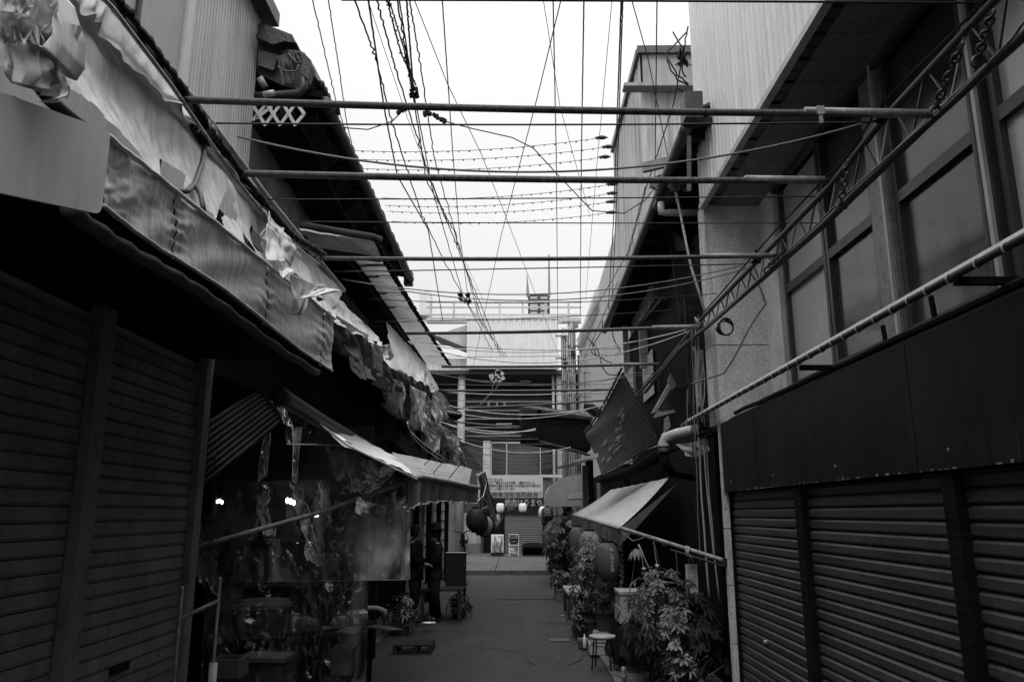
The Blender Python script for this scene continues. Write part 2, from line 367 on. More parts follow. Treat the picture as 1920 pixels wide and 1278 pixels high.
def shutter(mb, X, Y0, Y1, z0, z1, pitch, out, style):
    """roller shutter curtain in the plane X, facing out (+1/-1 along x)"""
    n = int((z1-z0)/pitch)
    prof = []
    for i in range(n):
        z = z0+i*pitch
        if style == 'r': prof += [(-.007, z), (-.002, z+pitch*.12), (0.0, z+pitch*.66), (-.022, z+pitch*.93), (-.024, z+pitch*.999)]
        else: prof += [(0, z), (0, z+pitch*.78), (-.018, z+pitch*.79), (-.018, z+pitch*.86), (.006, z+pitch*.89), (.006, z+pitch*.95), (-.014, z+pitch*.97)]
    vs = []
    for o, z in prof:
        vs += [(X+out*o, Y0, z), (X+out*o, Y1, z)]
    mb.add(vs, [(2*i, 2*i+1, 2*i+3, 2*i+2) for i in range(len(prof)-1)])
    return mb
# ------------------------------------------------------------- LEFT near shop (shutters under the long awning)
XL = -2.15
t = thing('shop_building', 'dark shop front with grey roller shutters under the long torn cloth awning', 'building', (XL, 2, 0))
MB().bb((-7, -12, 0), (XL-.04, 5.25, 4.4)).build('wall', 'panel_g', t)
yp = atX(108, 1278, XL).y
for (a, c) in ((-2.5, 1.0), (1.1, yp-.08), (yp+.08, 5.14)):
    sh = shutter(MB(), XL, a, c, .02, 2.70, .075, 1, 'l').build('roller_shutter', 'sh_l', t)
    if a > 3: 
        p = atX(222, 1252, XL); MB().bb((XL-.005, p.y-.1, p.z-.02), (XL+.012, p.y+.1, p.z+.02)).build('hand_slot', 'black', sh)
for y in (1.05, yp):
    MB().bb((XL-.03, y-.065, 0), (XL+.05, y+.065, 2.8)).build('shutter_post', 'post_g', t)
MB().bb((XL-.03, 5.14, 0), (XL+.045, 5.25, 2.9)).build('shutter_post', 'post_g', t)
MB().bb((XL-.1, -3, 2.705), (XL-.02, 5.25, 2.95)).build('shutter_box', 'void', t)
# added slab under the long awning, run on behind the camera to block sky light
MB().bb((XL-.2, -12, 2.74), (-1.42, 5.2, 2.77)).build('awning_shade_slab', 'void', t)
MB().bb((XL-.2, -12, 2.78), (XL+.1, 1.0, 3.9)).build('upper_wall', 'panel_g', t)

# ------------------------------------------------------------- LEFT long awning 1
aw = thing('cloth_awning', 'long pale cloth awning with torn sloping sheet and stitched valance above the left shutters', 'awning', (-1.3, 3, 2.7))
XV = -1.25
vb = []; vt = []
for k in range(9):
    u = k/8; px = 190+(622-190)*u
    vb.append(atX(px, 385+(693-385)*u+6*math.sin(u*9), XV)); vt.append(atX(px+4, 252+(598-252)*u, XV))
def ip(a, u):
    u = min(max(u, 0), .9999)*(len(a)-1); i = int(u); return a[i].lerp(a[i+1], u-i)
def val(u, v):
    p = ip(vt, u).lerp(ip(vb, u), v)
    seam = min(abs(u-q) for q in (.32, .715, .955))
    d = .006*math.exp(-seam*30)*math.sin(v*34+4*nz3(u*30, v*2, 3))+.005*nz3(u*9, v*1.2, 1)+.016*math.exp(-u*7)*nz3(u*26+v*6, v*8, 6)+.0035*math.sin(u*55+v)*math.sin(v*3.14)
    if seam < .004: d -= .012
    d += .006*math.sin(v*9+u*30)
    return p+V((1, 0, .15))*d
MB().grid(val, 240, 26).build('valance', 'cloth_s', aw, smooth=True)
hm = [ip(vt, k/60)+V((.008, 0, .006*nz3(k*.4, 0, 0))) for k in range(61)]
MB().tube(hm, .009, 6).build('hem_cord', 'cloth_w', aw, smooth=True)
hm = [ip(vb, k/60)+V((.006, 0, .004*nz3(k*.7, 3, 0))) for k in range(61)]
MB().tube(hm, .008, 6).build('hem_cord', 'cloth_w', aw, smooth=True)
# seams
for u in (.32, .715, .955):
    MB().tube([val(u, v/12)+V((.006, 0, 0)) for v in range(13)], .0035, 5).build('seam', 'pipe_d', aw)
# sloping sheet
up = [atX(105, -60, -1.62), atX(195, 18, -1.62), atX(345, 185, -1.62), atX(500, 383, -1.62), atX(640, 548, -1.62)]
lo = [atX(30, 60, -1.27), atX(120, 180, -1.27), atX(330, 352, -1.27), atX(480, 482, -1.27), atX(625, 598, -1.27)]
def slope(u, v):
    p = ip(up, u).lerp(ip(lo, u), v); 
    n = V((.87, 0, .5))
    y = p.y
    d = .040*nz3(y*1.3, v*1.6, 2)+.012*nz3(y*4+v*3, v*3, 8)+.004*nz3(y*13+v*9, v*9, 4)
    d += .03*math.exp(-((v-.42-.1*nz3(y, 0, 0))*9)**2)          # ridge of the folded sheet
    d -= .03*math.sin(math.pi*v)
    return p+n*d
def skeep(u, v):
    y = ip(up, u).y
    if v > .82 and nz3(y*2.3, v*7, 5) > .22 and .25 < u < .9: return False
    if u > .62 and v > .55 and nz3(y*3.1, v*5, 15) > .18: return False
    if v > .72 and .48 < u < .535: return False
    return True
MB().grid(slope, 260, 60, skeep).build('sloping_sheet', 'cloth', aw, smooth=True)
# overlapping torn upper flap with ragged lower edge
def flap(u, v):
    w_ = .40+.10*nz3(u*9, 1, 1)+.05*nz3(u*33, 4, 1)
    return slope(u*.78, v*w_)+V((.87, 0, .5))*(.012+.035*v*(1+nz3(u*20, 1, 3)))
MB().grid(flap, 200, 16).build('torn_flap', 'cloth_w', aw, smooth=True)
MB().tube([ip(up, k/30)+V((.02, 0, .02)) for k in range(31)], .022, 8).build('top_rail', 'steel', aw, smooth=True)
MB().tube([ip(lo, .05+.95*k/30)+V((-.03, 0, -.02)) for k in range(31)], .02, 8).build('front_rail', 'pipe_d', aw, smooth=True)
MB().tube([ip(vb, k/30)+V((-.10, 0, -.01+.006*math.sin(k*2.1))) for k in range(31)], .026, 8).build('rolled_inner_cloth', 'cloth_d', aw, smooth=True)
b = MB()
for q in (.5, .75, .98):
    b.tube([ip(up, q)+V((-.05, 0, -.04)), ip(lo, q)+V((-.10, 0, -.04))], .014, 6)
b.build('frame_ribs', 'pipe_d', aw)
# bunched roll of torn cloth at the near end
b = MB()
for i in range(4):
    x0 = 4+i*15; p = atX(x0, 50+i*10, -1.22); q = atX(x0+38, 100+i*16, -1.12)
    c = [p+V((0, -.03, .08)), q+V((0, 0, .08)), q+V((.02, .02, -.06)), p+V((.02, .01, -.10))]
    patch(b, c, 20, 20, .03, 1.3, .04, seed=i*3, rag=.4, nsc=4)
b.build('bunched_cloth', 'cloth2', aw, smooth=True)
b = MB()
for i, (x, y, wd, h) in enumerate([(0, 20, 60, 70), (50, -10, 60, 60), (10, -25, 50, 50), (110, 40, 40, 60), (60, 40, 30, 44)]):
    c = [atX(x, y, -1.15), atX(x+wd, y+8, -1.1), atX(x+wd-4, y+h, -1.12), atX(x+6, y+h-10, -1.16)]
    patch(b, c, 20, 20, .03, 1.0, .04, seed=i*7+2, rag=.5, nsc=5)
b.build('shredded_strips', 'cloth_w', aw, smooth=True)
b = MB()   # loop of hanging cloth
lp = [atX(100, -30, -1.15), atX(122, 40, -1.12), atX(120, 90, -1.1), atX(104, 112, -1.1), atX(84, 104, -1.12), atX(68, 60, -1.15)]
b.grid(lambda u, v: ip(lp, u)+V((0, -.05+.14*v, 0)), 40, 3); b.build('hanging_loop', 'cloth', aw, smooth=True, solid=.004)
# blown-over torn flaps near the far end
b = MB()
def tri(pts, dY, seed, m=b):
    c = [atX(x, y, X) for (x, y, X) in pts]; patch(m, c, 18, 18, .035, 1, .012, seed=seed, nsc=4)
tri([(545, 512, -1.2), (600, 535, -1.08), (566, 590, -1.16), (548, 590, -1.2)], 0, 3)
tri([(600, 533, -1.1), (640, 545, -1.05), (585, 556, -1.05), (560, 560, -1.12)], 0, 13)
tri([(500, 420, -1.3), (528, 440, -1.25), (535, 495, -1.2), (503, 488, -1.25)], 0, 23)
tri([(520, 505, -1.25), (553, 508, -1.15), (530, 528, -1.14), (524, 514, -1.2)], 0, 33)
tri([(505, 395, -1.4), (545, 455, -1.4), (545, 500, -1.32), (498, 440, -1.32)], 0, 43)
b.build('blown_flaps', 'cloth', aw, smooth=True, solid=.003)
# strap knotted to the frame
k = atX(384, 247, -1.48)
b = MB().tube([atX(386, 262, -1.46), atX(378, 310, -1.42), atX(365, 345, -1.36), atX(352, 358, -1.3), atX(338, 360, -1.3)], .012, 6)
b.tube([atX(365, 345, -1.36), atX(375, 362, -1.3), atX(381, 388, -1.27), atX(381, 398, -1.27)], .012, 6)
for i in range(7):
    b.tube([k+V((.05*math.cos(a*1.05+i), .05*math.sin(a*.7+i*2), .05*math.sin(a*1.05+i))) for a in range(7)], .008, 5)
top(b, 'knotted_strap', 'pipe_d', 'dark strap knotted round the left rail and hanging onto the cloth', 'strap', smooth=True)
# blank sign board
c = [atY(-30, 166, 1.55), atY(198, 246, 2.03), atY(180, 402, 2.03), atY(-30, 358, 1.55)]
n_ = (c[2]-c[1]).cross(c[3]-c[1]).normalized()*-1
d_ = ray(-30, 166); c[0] = _o+d_*((c[1]-_o).dot(n_)/d_.dot(n_))
if n_.y > 0: n_ = -n_
# rounded corners
pl = []
for i in range(4):
    p, a_, z_ = c[i], c[i-1], c[(i+1) % 4]
    for t_ in range(5):
        q = t_/4; e0 = p+(a_-p).normalized()*.035; e1 = p+(z_-p).normalized()*.035; pl.append(e0*(1-q)**2+p*2*q*(1-q)+e1*q*q)
sg = thing('sign_board', 'blank pale metal sign board hanging in front of the left awning', 'sign', c[3])
MB().slab(pl, n_*-.015).build('panel', 'sign', sg)
for (x, y, Y) in ((29, 188, 1.67), (130, 381, 1.91)):
    p = atY(x, y, Y-.012)
    MB().tube([p, p+V((.004, -.012, -.002))], .0055, 10).build('bolt', 'iron', sg)
b = MB().tube([c[1]+V((-.1, .03, -.02)), atX(200, 262, -1.3)], .008, 6)
b.build('hanger', 'iron', sg)

# ------------------------------------------------------------- LEFT rail pipe (arcade frame) with clips
def along(pts, X, n): 
    a = [atX(x, y, X) for x, y in pts]; return [ip(a, k/n) for k in range(n+1)]
rl = thing('wrapped_rail', 'dark bandaged pipe rail with thin clipped bar running along the left eaves', 'rail', (-1.47, 3, 3.6))
pts = along([(160, -60), (240, 30), (345, 175), (460, 340), (545, 440), (608, 478)], -1.47, 120)
MB().tube([p+V((.012*nz3(i*.5, 0, 1), 0, .012*nz3(i*.5, 4, 1))) for i, p in enumerate(pts)], [.026+.009*nz3(i*.8, 8, 1) for i in range(121)], 8).build('pipe', 'black', rl, smooth=True)
pts2 = along([(120, -80), (212, 16), (320, 158), (438, 330), (530, 445), (598, 495)], -1.44, 60)
MB().tube(pts2, .009, 6).build('thin_bar', 'steel', rl, smooth=True)
for i in range(6, 60, 4): MB().beam(pts2[i]+V((0, 0, .02)), pts[i*2]+V((0, 0, -.01)), .012, .012).build('clip', 'black', rl)
# row of second rails carries the far pole ends
def rail(a, bb_, X, nm, lb):
    p = [atX(x, y, X) for x, y in a]
    return top(MB().tube([ip(p, k/20) for k in range(21)], .02, 8), nm, 'black', lb, 'rail', smooth=True)

# ------------------------------------------------------------- cross poles
poles = [(340, 187, 1748, 214, .0165, 'rust', 'topmost and thickest rusty pipe spanning the alley'),
         (448, 325, 1552, 338, .0195, 'rust', 'second spanning pipe from the top, dark and streaked with rust'),
         (600, 484, 1455, 479, .0155, 'rust', 'third spanning pipe from the top, slim and level'),
         (762, 625, 1316, 612, .020, 'pipe_d', 'fourth spanning pipe from the top, in front of the far white box'),
         (828, 687, 1240, 682, .018, 'pipe_d', 'fifth spanning pipe from the top, under the far white box'),
         (822, 732, 1190, 729, .019, 'pipe_d', 'sixth spanning pipe from the top, crossing the far pillars'),
         (842, 766, 1140, 750, .02, 'pipe_d', 'seventh spanning pipe from the top, just above the dark canopy'),
         (850, 790, 978, 800, .02, 'pipe_d', 'short eighth pipe ending at the dark canopy')]
for i, (x0, y0, x1, y1, r, m, lb) in enumerate(poles):
    A = atX(x0, y0, -1.47); 
    B = atX(x1, y1, 1.92) if i < 6 else (atY(x1, y1, A.y) if i == 7 else atY(x1, y1, 15.5))
    if i >= 4: A = atY(x0, y0, B.y)
    po = thing('spanning_pipe', lb, 'pipe', A, 'pipes spanning the alley')
    n = 30; MB().tube([A.lerp(B, k/n)+V((0, 0, -.015*math.sin(math.pi*k/n))) for k in range(n+1)], r, 12).build('pipe', m, po, smooth=True)
    if i < 6:
        e = (B-A).normalized(); MB().tube([B-e*(.55 if i else .6), B-e*.02], r*1.25, 10).build('sleeve', 'steel', po, smooth=True)
    if i == 0:
        c_ = A.lerp(B, .843); q = MB().box(c_, (.035, .042, .042)); q.box(c_+V((0, -.012, -.04)), (.016, .01, .045)); q.build('tape', 'foam', po)
# ------------------------------------------------------------- RIGHT near building
XR = 2.03; YE = 7.62
t = thing('shop_building', 'tall shop on the right with grey shutters, ribbed overhanging upper storey and frosted windows', 'building', (XR, 4, 0))
MB().bb((2.75, -12, 0), (8, YE, 4.9)).build('wall', 'plaster', t)
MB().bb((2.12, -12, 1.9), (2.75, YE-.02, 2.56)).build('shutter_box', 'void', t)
zf = lambda: 0
zt = 1.93
ysec = [(atX(1366, 1000, XR).y, atX(1494, 1000, XR).y), (atX(1506, 1000, XR).y, atX(1776, 1000, XR).y), (atX(1800, 1000, XR).y, 1.2), (1.05, -2.5)]
for (a, c) in ysec:
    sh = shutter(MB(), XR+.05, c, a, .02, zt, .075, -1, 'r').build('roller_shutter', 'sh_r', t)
p = atX(1435, 1202, XR+.04); bpy.data.objects
MB().tube([p+V((.01, 0, 0)), p+V((-.012, 0, 0))], .015, 12).build('shutter_lock', 'frame_l', t)
for a, c in ((ysec[0][1], ysec[1][0]), (ysec[1][1], ysec[2][0]), (1.2, 1.05)):
    MB().bb((XR, c, 0), (XR+.08, a, zt+.02)).build('shutter_post', 'void', t)
MB().bb((XR+.02, ysec[0][0], 0), (XR+.1, YE-.06, zt)).build('shutter_post', 'void', t)
# fascia band, sloping hood above it
f = MB(); ys = [YE-.03, 6.5, 5.2, 3.9, 2.6, 1.3, 0, -1.5, -4]
for i in range(len(ys)-1): f.bb((XR-.02+.002*(i % 2), ys[i+1]+.002, zt-.03), (XR+.02, ys[i]-.002, 2.56))
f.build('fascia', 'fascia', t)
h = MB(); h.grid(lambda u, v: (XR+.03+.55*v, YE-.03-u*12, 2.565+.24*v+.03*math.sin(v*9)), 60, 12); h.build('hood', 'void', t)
for i, (dx, z) in enumerate(((.12, 2.66), (.33, 2.75), (.5, 2.80))):
    MB().tube([(XR+dx, YE-.1-k*.3, z+.012*nz3(k*.5, i, 0)) for k in range(30)], .02, 6).build('cable', 'black', t)
# chips and runs of rust along the lower lip of the fascia
random.seed(14)
b = MB(); y = YE-.1
while y > .8:
    l_ = random.uniform(.01, .05); h_ = random.uniform(.003, .010)*(1 if random.random() < .9 else 2.5); b.bb((XR-.0225, y-l_, zt-.03), (XR-.0205, y, zt-.03+h_)); y -= l_+random.expovariate(9)
props(b.build('chipped_edge', 'post_g', t), kind='stuff')
for y in (6.62, 5.32, 4.45, 3.1, 2.2):
    for k in range(1): MB().bb((XR-.0222, y+.03*k-.002, zt-.02), (XR-.0206, y+.03*k+.001, zt+.03+.08*random.random())).build('rust_run', 'pipe_d', t)
p = atX(1357, 913, XR-.02); MB().bb((XR-.024, p.y-.02, p.z-.035), (XR-.0205, p.y+.02, p.z+.035)).build('sticker', 'white', t)
for k, y in enumerate([7.3, 6.1, 4.9, 3.6, 2.4]):
    MB().tube([(XR-.0205, y, zt+.06), (XR-.027, y, zt+.06)], .008, 8).build('screw', 'steel', t)
# corner strip
cs = MB()
for i in range(5): cs.bb((XR-.03, YE-.055, i*.52+.004), (XR+.03, YE+.02, i*.52+.516))
cs.build('corner_strip', 'stone_l', t)
# wing wall
for z0, z1 in ((2.56, 3.36), (3.37, 4.9)):
    wv = MB().bb((2.03, YE, z0), (2.78, YE+.28, z1)).build('wing_wall', 'stone', t)
    MB().bb((1.985, YE+.01, z0), (2.026, YE+.27, z1)).build('edge_strip', 'stone_l', wv)
MB().bb((2.56, YE-.42, 2.56), (2.78, YE-.003, 4.9)).build('return_wall', 'stone', t)
# upper ribbed box
XB = 1.95; YB = 7.62; ZS = 4.88
MB().bb((XB+.03, -12, ZS+.03), (8, YB-.01, 9.5)).build('upper_storey', 'panel_g', t)
ribs(MB(), (XB, YB), (XB, -3), ZS, 9.5, .115, .024, .5, -1).build('ribbed_cladding', 'rib_l', t)
ribs(MB(), (8, YB+.02), (XB, YB+.02), ZS, 9.5, .115, .024, .5, -1).build('ribbed_cladding', 'rib_l', t)
MB().bb((XB-.012, -3, ZS-.045), (XB+.05, YB+.03, ZS+.012)).build('drip_edge', 'frame_l', t)
so_ = MB()
for i in range(34):
    y1 = YB-.0-i*.30; so_.bb((XB+.16, y1-.293, ZS-.012), (2.62, y1, ZS+.02))
so_.build('soffit', 'post_g', t)
so_ = MB()
for i in range(70): y1 = YB-i*.15; so_.bb((XB+.052, y1-.12, ZS-.004-.01*(i % 2)), (XB+.155, y1, ZS+.022))
so_.build('soffit_vent', 'frame', t)
MB().bb((2.55, -3, ZS-.07), (2.65, 7.19, ZS-.013)).build('soffit_trim', 'frame', t)
# windows
XW = 2.62; ZB = 2.84; ZT = ZS-.02
MB().bb((XW+.1, -4, ZB), (XW+.14, 7.19, ZT)).build('window_backing', 'void', t)
edges = [7.19, 6.14, 5.24, 4.98, 3.98, 3.85, 2.7, 2.6, 1.3, 0]
def win(y0, y1, pane, split=True):
    fr = MB(); wd = .05
    fr.bb((XW-.02, y0-wd, ZB), (XW+.04, y0, ZT)); fr.bb((XW-.02, y1, ZB), (XW+.04, y1+wd, ZT))
    fr.bb((XW-.018, y1+wd, ZB), (XW+.038, y0-wd, ZB+.06)); fr.bb((XW-.018, y1+wd, ZT-.05), (XW+.038, y0-wd, ZT))
    fr.bb((XW-.018, y1+wd, 3.76), (XW+.038, y0-wd, 3.84))
    w_ = fr.build('window', 'frame', t)
    MB().grid(lambda u, v: (XW+.022+.002*nz3(u*4, v*3, y0), y0-wd-u*(y0-y1-2*wd), ZB+.06+v*(ZT-ZB-.11)), 20, 20).build('pane', pane, w_, smooth=True)
win(7.16, 6.16, 'pane_l'); win(6.14, 5.25, 'pane_d'); win(4.95, 3.99, 'pane_d'); win(3.84, 2.72, 'pane_l'); win(2.6, 1.3, 'pane_d')
for y0, y1 in ((5.23, 4.97), (3.97, 3.86)):
    MB().bb((XW-.05, y1, ZB), (XW+.03, y0, ZT)).build('mullion', 'panel_d' if y0 < 5 else 'steel', t)
    MB().bb((XW-.075, y1+.02, ZB), (XW-.052, y1+.05, ZT)).build('mullion_bead', 'frame_l', t)
MB().bb((XW-.06, -3, ZB-.05), (XW+.05, 7.18, ZB-.002)).build('window_sill', 'fascia', t)

# wrapped gutter pipe
g0 = atX(1278, 798, 1.9); g1 = atX(1935, 437, 1.9); g1 = g1+(g1-g0)*.3
gt = thing('wrapped_pipe', 'dark awning roller pipe with white cord spiralled round it below the right windows', 'pipe', g0)
MB().tube([g0.lerp(g1, k/20) for k in range(21)], .017, 10).build('pipe', 'panel_d', gt, smooth=True)
MB().grid(lambda u, v: g0.lerp(g1, u)+V((.02+.045*v, 0, .026+.045*v+.003*nz3(u*90, v, 0))), 140, 3).build('cloth_strip', 'panel_g', gt, smooth=True)
Ln = (g1-g0).length; dr = (g1-g0).normalized(); sid = dr.cross(V((0, 0, 1))).normalized(); upv = sid.cross(dr)
b = MB(); q = .08; cds = []
while q < Ln:
    b = MB(); c0 = g0+dr*q
    b.tube([c0+dr*(.035*(a/12-.5))+(sid*math.cos(a*.52+3.4)+upv*math.sin(a*.52+3.4))*.020 for a in range(9)], .0042, 5)
    b.build('cord_turn', 'wire_w', gt, smooth=True); q += .185*(1+.12*math.sin(q*7))
for (x0, y0, x1, y1) in ((1500, 689, 1585, 686), (1790, 527, 1925, 530)):
    A = atX(x0, y0, 1.93); MB().beam(A, A+V((.72, 0, .0)), .03, .035).build('bracket', 'void', gt)
for (x0, y0, y1) in ((1745, 555, 612), (1655, 610, 655)):
    A = atX(x0, y0, 2.45); MB().beam(A, A-V((-.02, 0, .3)), .03, .02).build('bracket', 'void', gt)

# ------------------------------------------------------------- RIGHT truss rail
XT = 1.92
u_ = along([(1890, -22), (1865, 0), (1647, 235), (1560, 345), (1310, 603), (1240, 690), (1190, 745)], XT, 80)
l_ = along([(1960, 25), (1920, 66), (1735, 235), (1549, 417), (1340, 600), (1275, 655), (1210, 735)], XT, 80)
tr = thing('lattice_truss', 'dark lattice pipe truss carrying the spanning pipes past the right windows', 'truss', (XT, 5, 3.7))
MB().tube(u_, .020, 8).build('top_pipe', 'pipe_d', tr, smooth=True)
MB().tube(l_, .022, 8).build('bottom_pipe', 'pipe_d', tr, smooth=True)
def atYl(l, y):
    for i in range(len(l)-1):
        if (l[i].y-y)*(l[i+1].y-y) <= 0 and l[i].y != l[i+1].y: return l[i].lerp(l[i+1], (y-l[i].y)/(l[i+1].y-l[i].y))
    return l[0] if abs(l[0].y-y) < abs(l[-1].y-y) else l[-1]
y = 1.9; k = 0
while y < 12.4:
    a = atYl(u_, y); c = atYl(l_, y+.17); d = atYl(u_, y+.30)
    MB().beam(a, c, .010, .010).build('strut', 'steel' if k % 2 else 'pipe_d', tr)
    MB().beam(c, d, .010, .010).build('strut', 'pipe_d', tr)
    y += .34; k += 1
MB().tube([p+V((-.035, 0, -.01+.02*math.sin(i*.21))) for i, p in enumerate(l_)], .006, 5).build('tied_cable', 'wire_g', tr)
MB().tube([p+V((-.02, 0, .045+.02*math.sin(i*.33))) for i, p in enumerate(u_)], .007, 5).build('tied_cable', 'wire', tr)
# hanging hook chains on the truss
hooks = [((1862, 20), (1835, 105)), ((1805, 80), (1755, 200)), ((1590, 300), (1577, 382)), ((1470, 470), (1440, 500))]
for i, (a, c) in enumerate(hooks):
    A = atX(a[0], a[1], XT-.05); B = atX(c[0], c[1], XT-.05); n = 7
    hk = thing('hook_chain', ['thick hook chain nearest the top right corner of the truss', 'long hook chain hanging in front of the lighter right windows',
        'hook chain with an open hook on the truss by the dark window', 'small hook chain on the truss in front of the speckled wall'][i], 'chain', A, 'hook chains on the truss')
    for k in range(n):
        p = A.lerp(B, k/n); q = A.lerp(B, (k+1.25)/n); s_ = V((.016, 0, 0)) if k % 2 else V((0, .016, 0))
        m_ = (p+q)/2; MB().tube([p, (p+m_)/2+s_, (q+m_)/2+s_, q, (q+m_)/2-s_, (p+m_)/2-s_, p], .007, 5).build('link', 'iron', hk, smooth=True)
    MB().tube([B+V((.03*math.cos(a_*.6), 0, -.03+.03*math.sin(a_*.6))) for a_ in range(8)], .008, 6).build('hook', 'iron', hk, smooth=True)
# tangles where pipes meet truss
for i, (x, y, lb) in enumerate([(1654, 218, 'knotted wire tangle where the topmost pipe meets the truss'), (1418, 485, 'wire knot where the third pipe meets the truss'), (1310, 603, 'cord knot where the fourth pipe meets the truss')]):
    p = atX(x, y, XT-.02); b = MB()
    for j in range(9):
        b.tube([p+V((.06*nz3(j, a*.6, 1), .07*nz3(j, a*.6, 5), .06*nz3(j, a*.6, 9)))*1.5 for a in range(9)], .006, 5)
    top(b, 'wire_tangle', 'wire' if i < 2 else 'wire_w', lb, 'wire', 'wire tangles on the truss', smooth=True)
# coiled cable loops below truss
p = atX(1362, 612, 1.88)
b = MB()
for j in range(4): b.tube([p+V((.06*math.cos(a*.42+j)*(1+.1*j), .02*j, .08*math.sin(a*.42+j)*(1-.07*j))) for a in range(15)], .007, 5)
top(b, 'cable_coil', 'wire', 'coil of thin cable hanging under the truss by the speckled wall', 'cable', smooth=True)
# ------------------------------------------------------------- LEFT ribbed clad building above the awning
t = thing('clad_building', 'tall building with finely ribbed pale cladding above the left awning', 'building', (-2.6, 5, 0))
XC = -2.4
ya = atX(350, 100, XC).y; yb = atX(480, 100, XC).y; yt = atX(340, 100, XC).y
MB().bb((-8, -6, 2.9), (XC-.03, yb-.02, 7.6)).build('wall', 'panel_g', t)
ribs(MB(), (XC, ya), (XC, yb), 2.9, 7.5, .052, .020, .5, 1).build('ribbed_cladding', 'rib_s', t)
MB().bb((XC-.02, yt-.02, 2.9), (XC+.03, ya+.0, 7.5)).build('corner_trim', 'rib_w', t)
MB().bb((XC-.02, yt-.62, 2.9), (XC+.005, yt-.03, 7.5)).build('flat_panel', 'panel_g', t)
MB().bb((XC-.025, -5, 2.9), (XC-.0, yt-.66, 7.5)).build('flat_panel', 'panel_g', t)
MB().bb((XC-.03, yt-.66, 2.9), (XC+.02, yt-.62, 7.5)).build('drain_strip', 'pipe_d', t)
e = atX(497, 10, XC+.12)
MB().bb((XC-.3, -4, e.z-.02), (XC+.16, yb+.1, e.z+.12)).build('eave', 'tile', t)
# ------------------------------------------------------------- LEFT tile roofed house
t = thing('tiled_house', 'old house with dark sagging tiled eave over the left side of the alley', 'house', (-2.6, 9, 0))
XH = -2.5
MB().bb((-8, yb+.02, 3.95), (XH, 12.6, 5.9)).build('wall', 'plaster', t)
EX = -1.8
eave = [atX(600, 185, EX), atX(640, 268, EX), atX(700, 390, EX), atX(765, 520, EX)]
def ev(u): return ip(eave, u)
# roof deck + tiles (underside seen from the alley)
YG = eave[0].y
def rf(u, v, dz=0):
    p = ev(u); w_ = 1.1*v; return V((p.x-w_, p.y, p.z+.14+dz+w_*.62+.03*nz3(u*5, v*2, 0)))
b = MB(); b.grid(lambda u, v: rf(u, v)+V((0, 0, .04*abs(math.sin(u*70)))), 280, 6); b.build('roof', 'tile', t, smooth=True, solid=.05)
b = MB(); b.grid(lambda u, v: (EX-.02-.72*v, ev(u).y, ev(u).z+.06+.02*nz3(u*9, v*3, 1)+v*.12), 30, 4); b.build('eave_boards', 'wood_d', t)
for i in range(15):
    p = ev(i/14); MB().beam((p.x+.02, p.y, p.z+.03), (XH, p.y, p.z+.16), .05, .07).build('rafter', 'void', t)
# hanging rotten boards and lining under the eave
for i in range(5):
    b = MB(); u = .08+i*.18; p = ev(u); c = [(EX-.12, p.y, p.z+.02), (EX-.1, p.y+.5, p.z-.02), (EX-.5, p.y+.7, p.z-.32), (EX-.55, p.y+.05, p.z-.25)]
    patch(b, c, 12, 12, .05, 1, .02, seed=i, rag=.4); b.build('torn_lining', 'wood_d', t, smooth=True, solid=.006)

MB().grid(lambda u, v: ip([atX(472, 232, -2.3), atX(640, 500, -2.3), atX(700, 590, -2.3)], u)+V((.35*v, 0, .12*v+.02*math.sin(u*20))), 40, 6).build('barge_board', 'void', t, solid=.04)
gp = [p+V((.05, 0, -.03)) for p in eave]
MB().tube([ip(gp, k/30) for k in range(31)], .055, 10).build('gutter', 'pipe_d', t, smooth=True)
MB().tube([ip([atX(665, 300, EX+.02), atX(700, 378, EX+.02), atX(771, 518, EX+.02)], k/20) for k in range(21)], .014, 8).build('gutter_lip', 'frame_l', t, smooth=True)
for k in range(10):
    p = ip(gp, .1+k*.09); MB().tube([p+V((-.10-.05*math.cos(a*.5), .0, .02-.10*math.sin(a*.5))) for a in range(6)], .005, 5).build('gutter_hook', 'iron', t)
p = atX(766, 525, EX); MB().box(p+V((0, 0, .02)), (.14, .16, .22)).build('gutter_end', 'tile', t)
# stepped ridge-tile end at the near gable
def gpt(x, y, d=0): return atY(x, y, YG-.10+d)
prof = [(484, 46), (497, 48), (506, 63), (556, 80), (563, 95), (572, 100), (578, 118), (588, 122), (590, 140), (560, 168), (530, 160), (484, 140)]
MB().slab([gpt(*q) for q in prof], (0, .35, .02)).build('gable_board', 'tile', t)
MB().slab([gpt(x, y, -.05) for x, y in [(497, 62), (508, 62), (555, 80), (562, 95), (540, 92), (520, 98), (487, 84)]], (0, -.12, 0)).build('ridge_cover', 'tile', t)
corr(MB(), [gpt(483, 92, -.08), gpt(522, 104, -.08), gpt(512, 132, -.06), gpt(483, 122, -.06)], 7, .006).build('corrugated_scrap', 'steel', t, smooth=True)
MB().slab([gpt(x, y, -.12) for x, y in [(577, 114), (590, 128), (591, 136), (582, 161), (572, 150)]], (0, -.12, 0)).build('rain_hopper', 'tile', t)
MB().tube([gpt(569, 140, -.2), gpt(570, 165, -.2), gpt(560, 175, -.2), gpt(500, 180, -.2), gpt(478, 180, -.2)], .035, 10).build('drain_elbow', 'pipe_d', t, smooth=True)
MB().tube([gpt(486, 145, -.1), gpt(498, 165, -.05)], .03, 10).build('pipe_stub', 'pvc', t, smooth=True)
MB().tube([gpt(494, 178, -.3), gpt(514, 174, -.3)], .028, 10).build('pipe_stub', 'pvc', t, smooth=True)
b = MB()
